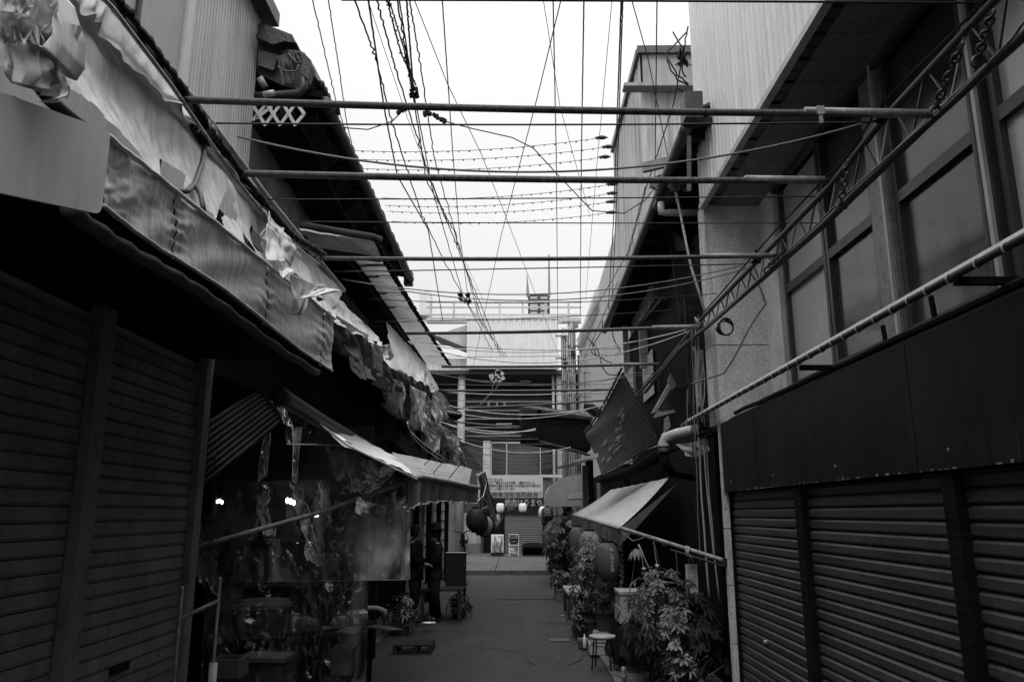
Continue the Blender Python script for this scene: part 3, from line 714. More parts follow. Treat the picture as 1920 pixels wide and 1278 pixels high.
b.tube([gpt(540, 100, -.2), gpt(556, 118, -.2), gpt(572, 116, -.2), gpt(578, 114, -.2)], .008, 5).tube([gpt(520, 125, -.2), gpt(536, 134, -.2), gpt(556, 134, -.2), gpt(560, 122, -.2)], .008, 5)
b.build('loose_cable', 'wire_g', t, smooth=True)
patch(MB(), [gpt(520, 106, -.15), gpt(545, 100, -.12), gpt(556, 160, -.1), gpt(530, 165, -.15)], 16, 16, .06, 2, .03, seed=5, rag=.3).build('tarpaulin', 'cloth_d', t, smooth=True)
patch(MB(), [gpt(540, 94, -.16), gpt(560, 96, -.14), gpt(574, 120, -.14), gpt(545, 112, -.15)], 16, 16, .03, 3, .03, seed=9).build('tarpaulin', 'cloth_d', t, smooth=True)
a_ = MB().tube([atX(515, 175, -2.2), atX(565, 295, -2.2)], .022, 8).tube([atX(565, 295, -2.2), atX(577, 322, -2.2)], .03, 8); a_.build('drain_pipe', 'pvc_g', t, smooth=True)
MB().box(atY(605, 209, 6.6), (.32, .05, .05)).build('eave_board_end', 'void', t)
patch(MB(), [atX(588, 345, -2.2), atX(616, 352, -2.2), atX(636, 400, -2.2), atX(612, 385, -2.2)], 8, 8, .02).build('speckled_panel', 'stone', t, solid=.02)
patch(MB(), [atX(616, 382, -2.28), atX(622, 384, -2.28), atX(648, 436, -2.28), atX(612, 432, -2.28)], 8, 8, .004).build('ribbed_glass_panel', 'rib_g', t, solid=.02)
MB().beam(atX(612, 375, -2.3), atX(604, 430, -2.3), .06, .05).build('wooden_post', 'wood_l', t)
b = MB()
b.tube([atX(570, 424, -1.6), atX(630, 434, -1.5), atX(700, 444, -1.42), atX(712, 448, -1.42)], .035, 8); b.build('log_pole', 'wood_d', t, smooth=True)
# lattice extension bracket
lt = thing('lattice_bracket', 'white scissor lattice bracket hanging under the topmost pipe by the tiled gable', 'bracket', gpt(520, 230, -.4))
YL = YG-.4
segs = [((474, 226), (505, 188)), ((476, 200), (498, 236)), ((498, 233), (530, 190)), ((500, 194), (526, 236)), ((526, 233), (556, 192)), ((530, 192), (554, 236)), ((553, 234), (571, 213)), ((556, 194), (571, 214)), ((510, 200), (480, 222))]
for i, (a, c) in enumerate(segs):
    MB().beam(atY(a[0], a[1], YL-.006*(i % 2)), atY(c[0], c[1], YL-.006*(i % 2)), .006, .028, (0, 0, 1)).build('slat', 'white', lt)

# ------------------------------------------------------------- LEFT pent roof with translucent panels
t = thing('pent_roof', 'low pent roof with pale translucent panels and ragged dark edge on the left', 'roof', (-1.7, 12, 4.5))
out = [atX(x, y, -1.42) for x, y in [(700, 446), (740, 520), (790, 602), (846, 688)]]
inn = [atX(x, y, -1.95) for x, y in [(640, 452), (690, 520), (745, 600), (800, 683)]]
n = 9
for i in range(n):
    u0, u1 = i/n+.001, (i+1)/n-.001
    MB().grid(lambda u, v: ip(out, u0+(u1-u0)*u).lerp(ip(inn, u0+(u1-u0)*u), v)+V((0, 0, .01*math.sin(v*3.1))), 3, 3).build('panel', 'translu', t, smooth=True)
for i in range(n+1):
    MB().beam(ip(out, i/n)+V((0, 0, .03)), ip(inn, i/n)+V((0, 0, .03)), .05, .03).build('batten', 'void', t)
MB().tube([ip(out, k/160)+V((.025*nz3(k*.5, 1, 1), 0, .02*nz3(k*.6, 3, 1))) for k in range(161)], [.03+.018*nz3(k*.9, 0, 2) for k in range(161)], 7).build('ragged_edge', 'void', t)
MB().grid(lambda u, v: ip(inn, u)+V((-.75*v, 0, .12*v)), 20, 3).build('boarding', 'void', t)
MB().grid(lambda u, v: ip(inn, u)+V((-.02, 0, -.02-.1*v)), 20, 3).build('boarding', 'void', t)
# first solid part of the roof
c = [atX(562, 430, -1.5), atX(700, 452, -1.42), atX(712, 481, -1.42), atX(592, 462, -1.6)]
patch(MB(), c, 20, 8, .01).build('pale_board', 'wood_l', t, solid=.02)
MB().beam(atX(600, 470, -1.62), atX(712, 486, -1.44), .05, .06).build('board_beam', 'void', t)
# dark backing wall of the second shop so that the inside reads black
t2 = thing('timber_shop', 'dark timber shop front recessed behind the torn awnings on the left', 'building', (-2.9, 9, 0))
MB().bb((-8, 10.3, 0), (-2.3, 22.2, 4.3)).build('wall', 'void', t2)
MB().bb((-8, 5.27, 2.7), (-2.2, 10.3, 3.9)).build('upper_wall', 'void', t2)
MB().bb((-8, 5.27, 3.55), (-1.95, 17, 3.65)).build('awning_shade_slab', 'void', t2)
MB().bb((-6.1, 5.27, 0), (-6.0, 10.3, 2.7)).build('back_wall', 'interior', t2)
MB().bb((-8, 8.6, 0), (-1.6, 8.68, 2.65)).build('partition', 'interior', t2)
for i in range(6):
    p = V((-1.75, 9.8+i*2, 0)); MB().bb((p.x-.05, p.y-.05, 0), (p.x+.05, p.y+.05, 3.4)).build('post', 'void', t2)
MB().bb((-1.9, 8.7, 2.3), (-1.6, 20, 2.6)).build('lintel', 'void', t2)
for i in range(4):
    y = 14.5+i*1.8; w_ = MB().bb((-2.0, y, .3), (-1.9, y+1.2, 2.1)).build('shoji_screen', 'panel_g', t2)
    b = MB()
    for k in range(8): b.bb((-1.895, y, .3+k*.24), (-1.885, y+1.2, .33+k*.24))
    b.build('slats', 'pipe_d', w_)

# ------------------------------------------------------------- LEFT second row of torn awnings
XA = -1.32
def clothpiece(name, lab, corners, m, group, seed, fold=2, famp=.04, amp=.03, rag=.1, holes=0, nu=60, nv=40, solid=.003, **k):
    c = [atX(x, y, X) for x, y, X in corners]; b = MB(); patch(b, c, nu, nv, amp, fold, famp, seed=seed, rag=rag, holes=holes, **k)
    return top(b, name, m, lab, 'awning', group, smooth=True, solid=solid)
G2 = 'torn awning cloths on the left'
clothpiece('torn_awning', 'smooth pale awning sheet sloping down just behind the end of the long left awning', [(618, 545, -1.75), (700, 622, -1.7), (716, 650, -1.3), (622, 608, -1.3)], 'cloth', G2, 3, 1.5, .02, .02, .04)
clothpiece('awning_valance', 'folded grey valance hanging below the smooth sheet behind the long awning', [(622, 606, -1.3), (712, 650, -1.3), (712, 700, -1.34), (628, 655, -1.34)], 'cloth_d', G2, 6, 5, .05, .02, .15)
clothpiece('torn_awning', 'brightest pale awning sheet with a sharp upper corner under the translucent roof', [(724, 602, -1.72), (800, 685, -1.68), (800, 722, -1.28), (738, 690, -1.3)], 'cloth', G2, 9, 2, .015, .015, .03)
clothpiece('awning_valance', 'bright valance at the tip of the second row of awnings, ending in a point', [(798, 684, -1.5), (824, 730, -1.42), (812, 738, -1.27), (800, 720, -1.28)], 'cloth_w', G2, 12, 2, .01, .01, .05)
clothpiece('awning_valance', 'dark scalloped valance with deep folds under the brightest sheet', [(700, 672, -1.3), (806, 728, -1.28), (800, 746, -1.36), (705, 726, -1.36)], 'cloth_d', G2, 15, 9, .06, .02, .2, nu=120)
clothpiece('torn_cloth', 'small torn square of cloth knotted beside the brightest sheet', [(706, 650, -1.3), (733, 644, -1.2), (736, 672, -1.2), (710, 670, -1.28)], 'cloth2', G2, 18, 1, .04, .03, .2)
clothpiece('torn_cloth', 'crumpled tattered cloth hanging in folds below the scalloped valance', [(712, 712, -1.5), (805, 730, -1.3), (802, 795, -1.4), (742, 786, -1.5)], 'cloth2', G2, 21, 6, .09, .07, .3, holes=.33, nu=120, nv=60)
clothpiece('torn_cloth', 'pale narrow cloth running from the valance tip down to the round knob', [(806, 728, -1.36), (826, 736, -1.3), (850, 776, -1.26), (815, 790, -1.36)], 'cloth', G2, 24, 3, .05, .05, .2, nu=60, nv=50)
clothpiece('torn_cloth', 'brownish rolled cloth sagging along the third awning bar', [(752, 776, -1.45), (806, 786, -1.3), (832, 822, -1.25), (776, 806, -1.42)], 'cloth2', G2, 27, 4, .06, .05, .25, nu=90, nv=40)
clothpiece('torn_cloth', 'twisted pale cloth curling down at the far end of the third bar', [(818, 792, -1.26), (842, 806, -1.18), (850, 852, -1.2), (826, 838, -1.3)], 'cloth2', G2, 30, 2, .09, .08, .3, nu=60, nv=60)
clothpiece('torn_cloth', 'lowest twisted cloth scrap draping to the end of the striped canopy', [(842, 835, -1.25), (866, 846, -1.18), (872, 876, -1.2), (850, 862, -1.3)], 'cloth', G2, 33, 2, .07, .07, .3, nu=50, nv=50)
p = atX(854, 778, -1.26); b = MB()
b.lathe([(.02, -.10), (.12, -.06), (.15, 0), (.12, .07), (.02, .10)], p, 14); top(b, 'fan_knob', 'black', 'round dark knob at the tip of the third torn cloth', 'knob', smooth=True)
q0 = atX(700, 672, -1.38); q1 = atX(880, 868, -1.3)
top(MB().tube([atX(640, 610, -1.4), atX(720, 690, -1.4), atX(830, 740, -1.33), atX(850, 770, -1.3)], .02, 8), 'awning_bar', 'pipe_d', 'dark bar under the second row of torn awnings', 'bar', smooth=True)
more = [([(630, 590, -1.34), (690, 628, -1.3), (684, 662, -1.36), (640, 640, -1.4)], 'cloth', 'pale torn flap tucked under the smooth sheet', 2, .03),
 ([(694, 640, -1.27), (712, 648, -1.25), (716, 700, -1.3), (706, 690, -1.3)], 'cloth_w', 'thin bright strip hanging between the two awning sheets', 1, .02),
 ([(724, 706, -1.32), (760, 718, -1.3), (752, 770, -1.36), (730, 760, -1.4)], 'cloth', 'hanging pale rag left of the crumpled cloth', 3, .04),
 ([(768, 722, -1.28), (800, 738, -1.26), (792, 800, -1.3), (772, 790, -1.32)], 'cloth', 'hanging pale rag in the middle of the crumpled cloth', 4, .04),
 ([(812, 742, -1.26), (832, 752, -1.24), (826, 800, -1.3), (810, 790, -1.3)], 'cloth2', 'grey rag hanging above the third torn cloth', 2, .04),
 ([(796, 806, -1.3), (826, 818, -1.24), (820, 846, -1.28), (798, 834, -1.34)], 'cloth', 'short pale rag beside the white cords', 3, .03),
 ([(846, 812, -1.2), (862, 822, -1.16), (858, 868, -1.2), (846, 850, -1.22)], 'cloth_w', 'bright twisted end of the lowest torn cloth', 1, .03),
 ([(652, 655, -1.34), (690, 672, -1.32), (700, 712, -1.36), (668, 700, -1.4)], 'cloth2', 'dim rag hanging under the folded grey valance', 4, .04)]
for i, (c, m, lb, fo, fa) in enumerate(more): clothpiece('torn_cloth', lb, c, m, G2, 40+i*3, fo, fa, .03, .35, nu=50, nv=40)
# white cords that hang from it
for i, (a, m_, c) in enumerate([((765, 790), (795, 832), (860, 874)), ((765, 792), (808, 850), (872, 880)), ((806, 828), (812, 850), (828, 870))]):
    A, Mi, B = [atX(x, y, -1.25) for x, y in (a, m_, c)]
    top(MB().tube(sagline(A, B, Mi, 14), .007, 5), 'cord', 'wire_w', ['white cord from the crumpled cloth down to the striped canopy, upper one', 'white cord from the crumpled cloth down to the striped canopy, lower one', 'short white cord crossing behind the two long ones'][i], 'cord', smooth=True)
# slatted blinds far left (835..905, 790..880)
bl = thing('slatted_blind', 'dark slatted reed blind sloping down behind the torn cloths', 'blind', atX(850, 800, -1.6))
a = [atX(822, 770, -1.35), atX(905, 880, -1.35)]; c = [atX(838, 785, -1.9), atX(880, 880, -1.9)]
for k in range(14):
    u = k/13; MB().beam(a[0].lerp(a[1], u), c[0].lerp(c[1], u)+V((0, 0, .05)), .02, .11).build('slat', 'wood_d', bl)

# dark gutter pipe running above the vinyl stall
top(MB().tube(along([(520, 738), (600, 788), (690, 838), (760, 880)], -1.62, 20), .06, 10), 'gutter', 'pipe_d', 'dark gutter pipe above the clear vinyl sheet of the stall', 'gutter', smooth=True)
top(MB().beam(atX(745, 822, -1.5), atX(792, 865, -1.5), .06, .20), 'roof_edge_board', 'wood_d', 'weathered board edge above the tied striped canopy', 'board')
# ------------------------------------------------------------- FAR building across the end of the alley
YF = 31.5
fb = thing('far_building', 'far building with white ribbed box over a dark undercroft, roof railing and shuttered ground floor', 'building', (0, YF, 0))
a = atY(876, 598, YF); c = atY(1047, 686, YF)
MB().bb((a.x+.02, YF+.02, c.z+.02), (c.x-.02, YF+6, a.z-.02)).build('box_core', 'panel_g', fb)
ribs(MB(), (a.x, YF), (c.x, YF), c.z, a.z, .25, .03, .4, 1).build('ribbed_box', 'rib_w', fb)
MB().bb((a.x-.04, YF-.06, a.z-.0), (c.x+.04, YF+.3, a.z+.14)).build('coping', 'rib_w', fb)
MB().bb((a.x-.03, YF-.05, c.z-.12), (c.x+.03, YF+.1, c.z)).build('lower_trim', 'panel_g', fb)
a2 = atY(835, 640, YF+.4)
MB().slab([atY(x, y, YF+.4) for x, y in [(820, 627), (877, 608), (877, 652), (822, 640)]], (0, .5, 0)).build('side_gable', 'panel_g', fb)
ribs(MB(), (a2.x-3, YF+.5), (a.x, YF+.5), c.z-.1, a.z-1.6, .22, .03, .4, 1).build('side_cladding', 'rib_s', fb)
MB().beam(atY(790, 622, YF+.3), atY(878, 658, YF+.3), .5, .12).build('side_eave', 'pipe_d', fb)
MB().bb((-9, YF+.2, c.z-.3), (9, YF+6, c.z-.13)).build('soffit', 'backd', fb)
for x, y in ((910, 703), (985, 703)):
    p = atY(x, y, YF+2.0); p.z = c.z-.31; MB().lathe([(.26, -.02), (.26, .02)], p, 20).build('downlight', 'white', fb)
for x, wd in ((866, 14), (1037, 5), (1048, 11)):
    p = atY(x, 700, YF+.5); q = MB(); q.lathe([(wd/2/1440*YF*1.02, 0), (wd/2/1440*YF*1.02, c.z-.3)], (p.x, YF+.5, 0), 16); q.build('column', 'plaster', fb, smooth=True)
# back wall with dark windows
MB().bb((-9, YF+4.2, 3.2), (9, YF+4.5, c.z-.3)).build('recessed_wall', 'backd', fb)
MB().bb((-9, YF+.9, .0), (9, YF+4.2, 3.4)).build('ground_floor', 'backb', fb)
def FB(x0, y0, x1, y1, Y, m, nm, th=.1, par=fb):
    A = atY(x0, y0, Y); B = atY(x1, y1, Y); return MB().bb((A.x, Y, A.z), (B.x, Y+th, B.z)).build(nm, m, par)
Y1 = YF+.75
FB(870, 745, 1040, 786, Y1+2.0, 'backd', 'band', .2)
for i, (x0, x1) in enumerate([(922, 948), (951, 1010), (1014, 1034)]):
    w_ = FB(x0, 833, x1, 892, Y1, 'glass_n' if i != 1 else 'pane_d', 'window')
    FB(x0-2, 830, x0, 892, Y1-.04, 'frame_l', 'frame', .1, w_); FB(x0-2, 828, x1+2, 831, Y1-.05, 'frame_l', 'frame', .1, w_)
FB(906, 826, 919, 892, Y1-.1, 'panel_g', 'pilaster')
for y in (752, 768, 784, 800, 816): FB(872, y, 1040, y+1.6, Y1-.2, 'steel', 'rail', .06)
for x in (914, 930, 944): FB(x, 752, x+4, 762, Y1+1, 'frame_l', 'bracket_lamp')
FB(870, 835, 905, 962, Y1-.02, 'backd', 'dark_bay'); FB(930, 793, 960, 795, Y1, 'panel_g', 'ledge')
FB(868, 961, 902, 1042, Y1-.03, 'plaster', 'pale_wall'); FB(868, 1018, 902, 1043, Y1-.06, 'backb', 'plinth')
FB(902, 955, 906, 1042, Y1-.2, 'frame', 'door_post'); FB(906, 958, 944, 1034, Y1-.1, 'void', 'dark_door')
FB(1018, 925, 1033, 1042, Y1-.05, 'backb', 'side_wall')
A = atY(945, 961, Y1-.12); B = atY(1018, 1040, Y1-.12)
sh = MB(); n = 20; hh = (A.z-B.z)/n
vs = []
for i in range(n+1):
    z = B.z+i*hh; vs += [(A.x, Y1-.12-.03, z), (B.x, Y1-.12-.03, z), (A.x, Y1-.12, z+hh*.25), (B.x, Y1-.12, z+hh*.25), (A.x, Y1-.12-.03, z+hh*.5), (B.x, Y1-.12-.03, z+hh*.5)]
sh.add(vs, [(2*i, 2*i+1, 2*i+3, 2*i+2) for i in range(len(vs)//2-1)]); sh.build('roller_shutter', 'steel_p', fb)
FB(943, 955, 946, 1042, Y1-.2, 'void', 'shutter_guide', .1); FB(1017, 955, 1020, 1042, Y1-.2, 'void', 'shutter_guide', .1)
# restaurant sign band
sb = FB(905, 931, 1020, 961, Y1-.25, 'ink', 'sign_band', .2)
p = atY(946, 948, Y1-.27)
text('焼肉はりまや', 'lettering', 'inkw', sb, p, (1, 0, 0), (0, 0, 1), .34, .01, width=1.52)
p = atY(1012, 949, Y1-.27); text('三宮', 'lettering', 'inkw', sb, p, (1, 0, 0), (0, 0, 1), .14, .01)
# roof railing and roof plant
for y, nm in ((566, 'handrail'), (576, 'midrail'), (590, 'midrail'), (600, 'base_rail')):
    A = atY(800, y, YF+3); B = atY(1090, y, YF+3); MB().beam(A, B, .08, .07 if nm != 'base_rail' else .25).build(nm, 'panel_g', fb)
for x in range(808, 1090, 43):
    MB().beam(atY(x, 566, YF+3), atY(x, 600, YF+3), .09, .09).build('rail_post', 'panel_g', fb)
FB(800, 600, 1090, 604, YF+3.2, 'rib_w', 'parapet', .3)
FB(786, 546, 806, 590, YF+3.4, 'rib_w', 'roof_unit', 1)
FB(990, 552, 1031, 596, YF+3.5, 'frame', 'louvre_frame', .1)
for i in range(6): FB(994, 556+i*7, 1008, 560+i*7, YF+3.45, 'frame_l', 'louvre', .04); FB(1013, 556+i*7, 1027, 560+i*7, YF+3.45, 'frame_l', 'louvre', .04)
MB().tube([atY(988, 514, YF+3.5), atY(990, 556, YF+3.5)], [.01, .09], 6).build('spike', 'steel', fb)
MB().tube([atY(1029, 477, YF+3.5), atY(1030, 556, YF+3.5)], [.03, .06], 6).build('mast', 'steel', fb)

# banner across the street end
bn = thing('banner', 'pale banner with lines of small Japanese text above the far shutter', 'banner', atY(960, 933, 30.2))
YB2 = 30.2
A = atY(896, 890, YB2); B = atY(1018, 933, YB2); z2 = atY(1018, 921, YB2).z
MB().bb((A.x, YB2, z2), (B.x, YB2+.04, A.z)).build('sheet', 'banner', bn)
MB().bb((A.x, YB2-.002, B.z), (B.x, YB2+.042, z2)).build('lower_band', 'banner2', bn)
for i, (s_, x0, x1) in enumerate([('誠にありがとうございます。', 880, 943), ('皆様のおかげで「昭和ゆかたまち百景」に選定されました。', 886, 1004), ('これからも昭和時代の風情と生活を感じられる街並みを守り続けます。', 884, 1015), ('今後ともよろしくお願いいたします。', 896, 966)]):
    p = atY(x0, 900.5+i*5.8, YB2-.01); q = atY(x1, 900, YB2-.01); 
    if p.x < A.x+.02: p.x = A.x+.02
    text(s_, 'lettering', 'ink', bn, p, (1, 0, 0), (0, 0, 1), .115, .003, width=q.x-p.x)
p = atY(900, 931, YB2-.01); q = atY(1009, 931, YB2); text('魚の棚商店街協同組合', 'lettering', 'ink', bn, p, (1, 0, 0), (0, 0, 1), .22, .003, width=q.x-p.x)
top(MB().beam(atY(1010, 892, 30.3), atY(1060, 892, 30.3), .1, .1), 'banner_pole', 'white', 'pale horizontal pole running right from the banner', 'pole')

# lanterns (one prototype per shape, then copies)
def lantern(name, label, m, pos, r=.2, h=.4, group=None, txt=None, flat=.0):
    t = thing(name, label, 'lantern', pos, group)
    n = 16; pr = []
    for k in range(n+1):
        a = -math.pi/2+math.pi*k/n; q = max(.38, math.cos(a)**(.75)) if flat == 0 else max(.6, math.cos(a)**.35)
        pr.append((r*q*(1+.012*(-1)**k), h/2*math.sin(a)))
    MB().lathe(pr, pos, 24).build('shade', m, t, smooth=True)
    MB().lathe([(r*.42, 0), (r*.42, .03)], V(pos)+V((0, 0, h/2-.01)), 16).build('cap', 'ink', t); MB().lathe([(r*.42, 0), (r*.42, .025)], V(pos)-V((0, 0, h/2+.015)), 16).build('cap', 'ink', t)
    MB().tube([V(pos)+V((0, 0, h/2+.02)), V(pos)+V((0, 0, h/2+.12))], .006, 5).build('hook', 'iron', t)
    if txt:
        b_ = h*.62/len(txt)
        for i, ch in enumerate(txt):
            z = h*.30-(i+.75)*b_*1.0+.02; rr = r*(1+.03)
            text(ch, 'lettering', 'inkw' if m != 'lan_w' else 'ink', t, V(pos)+V((-b_*.5+txt_dx*r, -rr*(1-abs(txt_dx)*.25), z)), (1, txt_dx*.5, 0), (0, 0, 1), b_, .012)
    return t
txt_dx = 0
lantern('paper_lantern', 'white round lantern on the left of the three above the far shutter', 'lan_w', atY(938, 951, 30), .155, .33, 'round lanterns by the far sign', flat=1)
lantern('paper_lantern', 'darker round lantern between two white ones above the far shutter', 'lan_g', atY(958, 951, 30), .155, .33, 'round lanterns by the far sign', flat=1)
lantern('paper_lantern', 'white round lantern on the right of the three above the far shutter', 'lan_w', atY(980, 951, 30), .155, .33, 'round lanterns by the far sign', flat=1)
lantern('paper_lantern', 'slim upright lantern with black letters under the left white round one', 'lan_g', atY(938, 967, 30.3), .11, .36, None, 'はりま', flat=1)
lantern('paper_lantern', 'pale lantern at the corner of the rounded awning, behind another', 'lan_w', atY(1020, 961, 21), .15, .36, 'lanterns by the rounded awning')
lantern('paper_lantern', 'grey lantern with a letter hanging in front at the rounded awning', 'lan_g', atY(1026, 963, 19.6), .15, .32, 'lanterns by the rounded awning', '魚', flat=1)
lantern('paper_lantern', 'slim pale lantern lowest at the rounded awning corner', 'lan_g', atY(1021, 974, 21.5), .09, .3)
txt_dx = .3
for i, (x, y, Y, m, l) in enumerate([(891, 974, 11.8, 'lan_d', 'dark nearest lantern in the left row by the ribbed canopy'), (900, 981, 12.8, 'lan_d', 'second dark lantern of the left row'),
        (907, 985, 13.8, 'lan_m', 'grey third lantern of the left row'), (914, 983, 15.0, 'lan_d', 'dark fourth lantern of the left row, half hidden'), (920, 980, 16.4, 'lan_m', 'grey fifth lantern of the left row with a pale gap beside it'), (926, 976, 18, 'lan_m', 'farthest lantern of the left row, tipped outward')]):
    lantern('paper_lantern', l, m, atY(x, y, Y), .14 if i < 2 else .155, .34, 'lanterns hanging in a row on the left', None)
for i, (x, y, Y, r, h, m, l, tx) in enumerate([(1139, 1051, 9.6, .155, .44, 'lan_g', 'nearest dark lantern with pale column of letters under the right awning', '魚の棚商店街'),
        (1106, 1025, 11.4, .165, .46, 'lan_r', 'middle lantern with short pale letters under the right awning', '灘中'), (1083, 1012, 13.2, .15, .44, 'lan_g', 'farthest lantern under the corner of the right awning', None)]):
    txt_dx = .25; lantern('paper_lantern', l, m, atY(x, y, Y), r, h, 'lanterns under the right awning', tx)

# A-board, display case, covered item, scooter
ab = thing('a_board', 'white framed sandwich board reading CLOSE in front of the far shutter', 'sign board', atY(964, 1042, 29.6))
for dy, s_ in ((0, 1), (.45, 0)):
    for x in (955, 972):
        MB().beam(atY(x, 1001, 29.6)+V((0, .2, 0)), atY(x, 1042, 29.6)+V((0, dy, 0)), .04, .04, (1, 0, 0)).build('leg', 'white', ab)
A = atY(955, 1001, 29.75); B = atY(972, 1021, 29.7); MB().bb((A.x, 29.7, B.z), (B.x, 29.73, A.z)).build('black_panel', 'ink', ab)
A2 = atY(955, 1021, 29.65); B2 = atY(972, 1036, 29.6); MB().bb((A2.x, 29.62, B2.z), (B2.x, 29.66, A2.z)).build('white_panel', 'white', ab)
for y in (1001, 1021.5, 1036): MB().beam(atY(954, y, 29.6), atY(973, y, 29.6), .03, .04).build('rail', 'white', ab)
text('CLOSE', 'lettering', 'inkw', ab, atY(956.3, 1009, 29.6), (1, 0, 0), (0, 0, 1), .17, .003, width=.29)
text('OPEN', 'lettering', 'steel', ab, atY(958, 1016, 29.6), (1, 0, 0), (0, 0, 1), .09, .003, width=.22)
text('二階', 'lettering', 'ink', ab, atY(956, 1034, 29.55), (1, 0, 0), (0, 0, 1), .26, .003, width=.3)
dc = thing('display_case', 'bright glossy display case standing left of the sandwich board', 'display case', atY(932, 1042, 29.8))
A = atY(921, 1002, 29.8); B = atY(944, 1035, 29.8); C_ = atY(944, 1043, 29.8)
MB().bb((A.x, 29.8, C_.z), (B.x, 30.3, B.z)).build('base', 'ink', dc); MB().bb((A.x, 29.82, B.z), (B.x, 30.3, A.z)).build('case', 'lan_w', dc)
patch(MB(), [(A.x+.03, 29.8, B.z+.03), (B.x-.03, 29.8, B.z+.03), (B.x-.03, 29.8, A.z-.03), (A.x+.03, 29.8, A.z-.03)], 20, 20, .02, 1.5, .03, seed=3).build('film', 'vinyl2', dc, smooth=True)
cv = MB(); p = atY(1000, 1041, 29.5)
cv.grid(lambda u, v: (p.x+(-.40+.8*u)*(1+.12*v*(1-v)), 29.4+.5*v, p.z+.45*math.sin(math.pi*min(1, v*1.0+.12))**.5*(1-.25*(2*u-1)**6)), 16, 16)
top(cv, 'covered_bench', 'coat', 'low bench under a dark cover before the far shutter', 'bench', smooth=True, solid=.04)
sc_ = thing('scooter', 'dark parked scooter with round mirror by the pale far wall', 'scooter', atY(868, 1052, 25.5))
p = atY(868, 1052, 25.5)
for dx in (-.5, .6): MB().tube([p+V((0, dx+.2*math.cos(a*.42), .22+.2*math.sin(a*.42))) for a in range(16)], .05, 6).build('wheel', 'black', sc_)
MB().tube([p+V((0, .5, .35)), p+V((0, 0, .3)), p+V((0, -.25, .75)), p+V((0, -.3, .9))], .07, 8).build('body', 'ink', sc_)
MB().beam(p+V((0, .7, .62)), p+V((0, .05, .6)), .24, .1).build('seat', 'black', sc_)
MB().tube([p+V((-.3, -.25, .95)), p+V((0, -.3, .9)), p+V((.3, -.2, 1.0))], .02, 6).build('handlebar', 'black', sc_)
MB().tube([p+V((.1, -.28, .9)), atY(880, 1013, 25.5)], .01, 5).build('mirror_stalk', 'black', sc_)
m_ = MB().lathe([(.11, -.015), (.11, .015)], (0, 0, 0), 16).build('mirror', 'ink', sc_); m_.location = atY(880, 1013, 25.5)-sc_.location; m_.rotation_euler = (R(90), 0, 0)

# ------------------------------------------------------------- RIGHT tall clad buildings
t = thing('clad_building', 'tall stained ribbed building with stepped top behind the right eave', 'building', (2.25, 14, 0))
XA2 = 2.2; YA0 = 12.2; YA1 = 16.0
za = atY(1208, 92, YA0).z; zl = atY(1190, 172, YA0-.0).z
ribs(MB(), (8, YA0), (XA2, YA0), 0, zl, .42, .035, .3, -1).build('front_cladding', 'rib_g', t)
ribs(MB(), (XA2, YA0), (XA2, YA1), 0, (za, za), .42, .035, .3, 1).build('street_cladding', 'rib_g', t)
MB().bb((XA2+.05, YA0+.05, 0), (8, YA1, za-.1)).build('core', 'panel_g', t)
MB().bb((XA2+.04, YA0-.01, zl+.02), (8, YA0+.04, za-.1)).build('smooth_top', 'plaster', t)
MB().bb((XA2-.05, YA0-.08, za-.12), (8, YA0+.05, za+.02)).build('coping', 'frame', t); MB().bb((XA2-.06, YA0+.052, za-.12), (XA2+.1, YA1, za+.02)).build('coping', 'frame', t)
p = atY(1170, 172, YA0-.2); MB().bb((p.x, YA0-.25, zl-.03), (8, YA0-.02, zl+.03)).build('ledge', 'plaster', t)
MB().bb((2.9, YA0-.015, zl+.5), (8, YA0-.005, zl+.53)).build('seam', 'frame', t)
t = thing('clad_building', 'lower grey building with vertical seams and rounded top further down the right side', 'building', (2.25, 20, 0))
zb0 = atX(1140, 470, 2.25).z; 
pr = [(2.25, 16.05)]; 
YB0, YB1 = 16.05, 27
zt_ = lambda y: atX(1100, 515, 2.25).z+.25*math.sin((y-YB0)/(YB1-YB0)*1.6)
ribs(MB(), (2.25, YB0), (2.25, YB1), 0, (zb0, zb0-.6), .5, .025, .08, 1).build('cladding', 'panel_g', t)
MB().bb((2.32, YB0, 0), (8, YB1, zb0-.7)).build('core', 'panel_g', t)
MB().bb((2.2, YB1-.1, 0), (2.6, YB1+.05, zb0-.75)).build('end_trim', 'frame', t)
MB().tube([(2.6, YB0+4, zb0-.55), (2.6, YB1-1, zb0-.55)], .5, 12).build('roof_tank', 'rib_s', t, smooth=True)

# ------------------------------------------------------------- RIGHT old house with dark eave
t = thing('timber_house', 'old dark timber house with a long sagging tiled eave on the right', 'house', (2.4, 11, 0))
EXR = 1.75
er = [atX(1296, 236, EXR), atX(1250, 345, EXR), atX(1200, 470, EXR), atX(1138, 618, EXR)]
MB().bb((2.16, YE+.3, 2.55), (2.9, 14.4, 4.95)).build('wall', 'void', t)
MB().bb((2.46, YE+.3, 0), (8, 12.1, 5.9)).build('back_wall', 'void', t)
MB().bb((2.1, 8.2, 0), (2.45, 14.4, 2.5)).build('lower_wall', 'void', t)
b = MB(); b.grid(lambda u, v: (EXR+1.5*v, ip(er, u).y, ip(er, u).z+.12+v*.8+.03*abs(math.sin(u*60))), 240, 5); b.build('roof', 'tile', t, smooth=True, solid=.06)
b = MB(); b.grid(lambda u, v: (EXR+.02+.75*v, ip(er, u).y, ip(er, u).z+.05+v*.12+.02*nz3(u*8, v*3, 2)), 40, 4); b.build('eave_boards', 'void', t)
for i in range(14): p = ip(er, i/13); MB().beam((p.x, p.y, p.z+.02), (2.45, p.y, p.z+.13), .05, .07).build('rafter', 'wood_d', t)
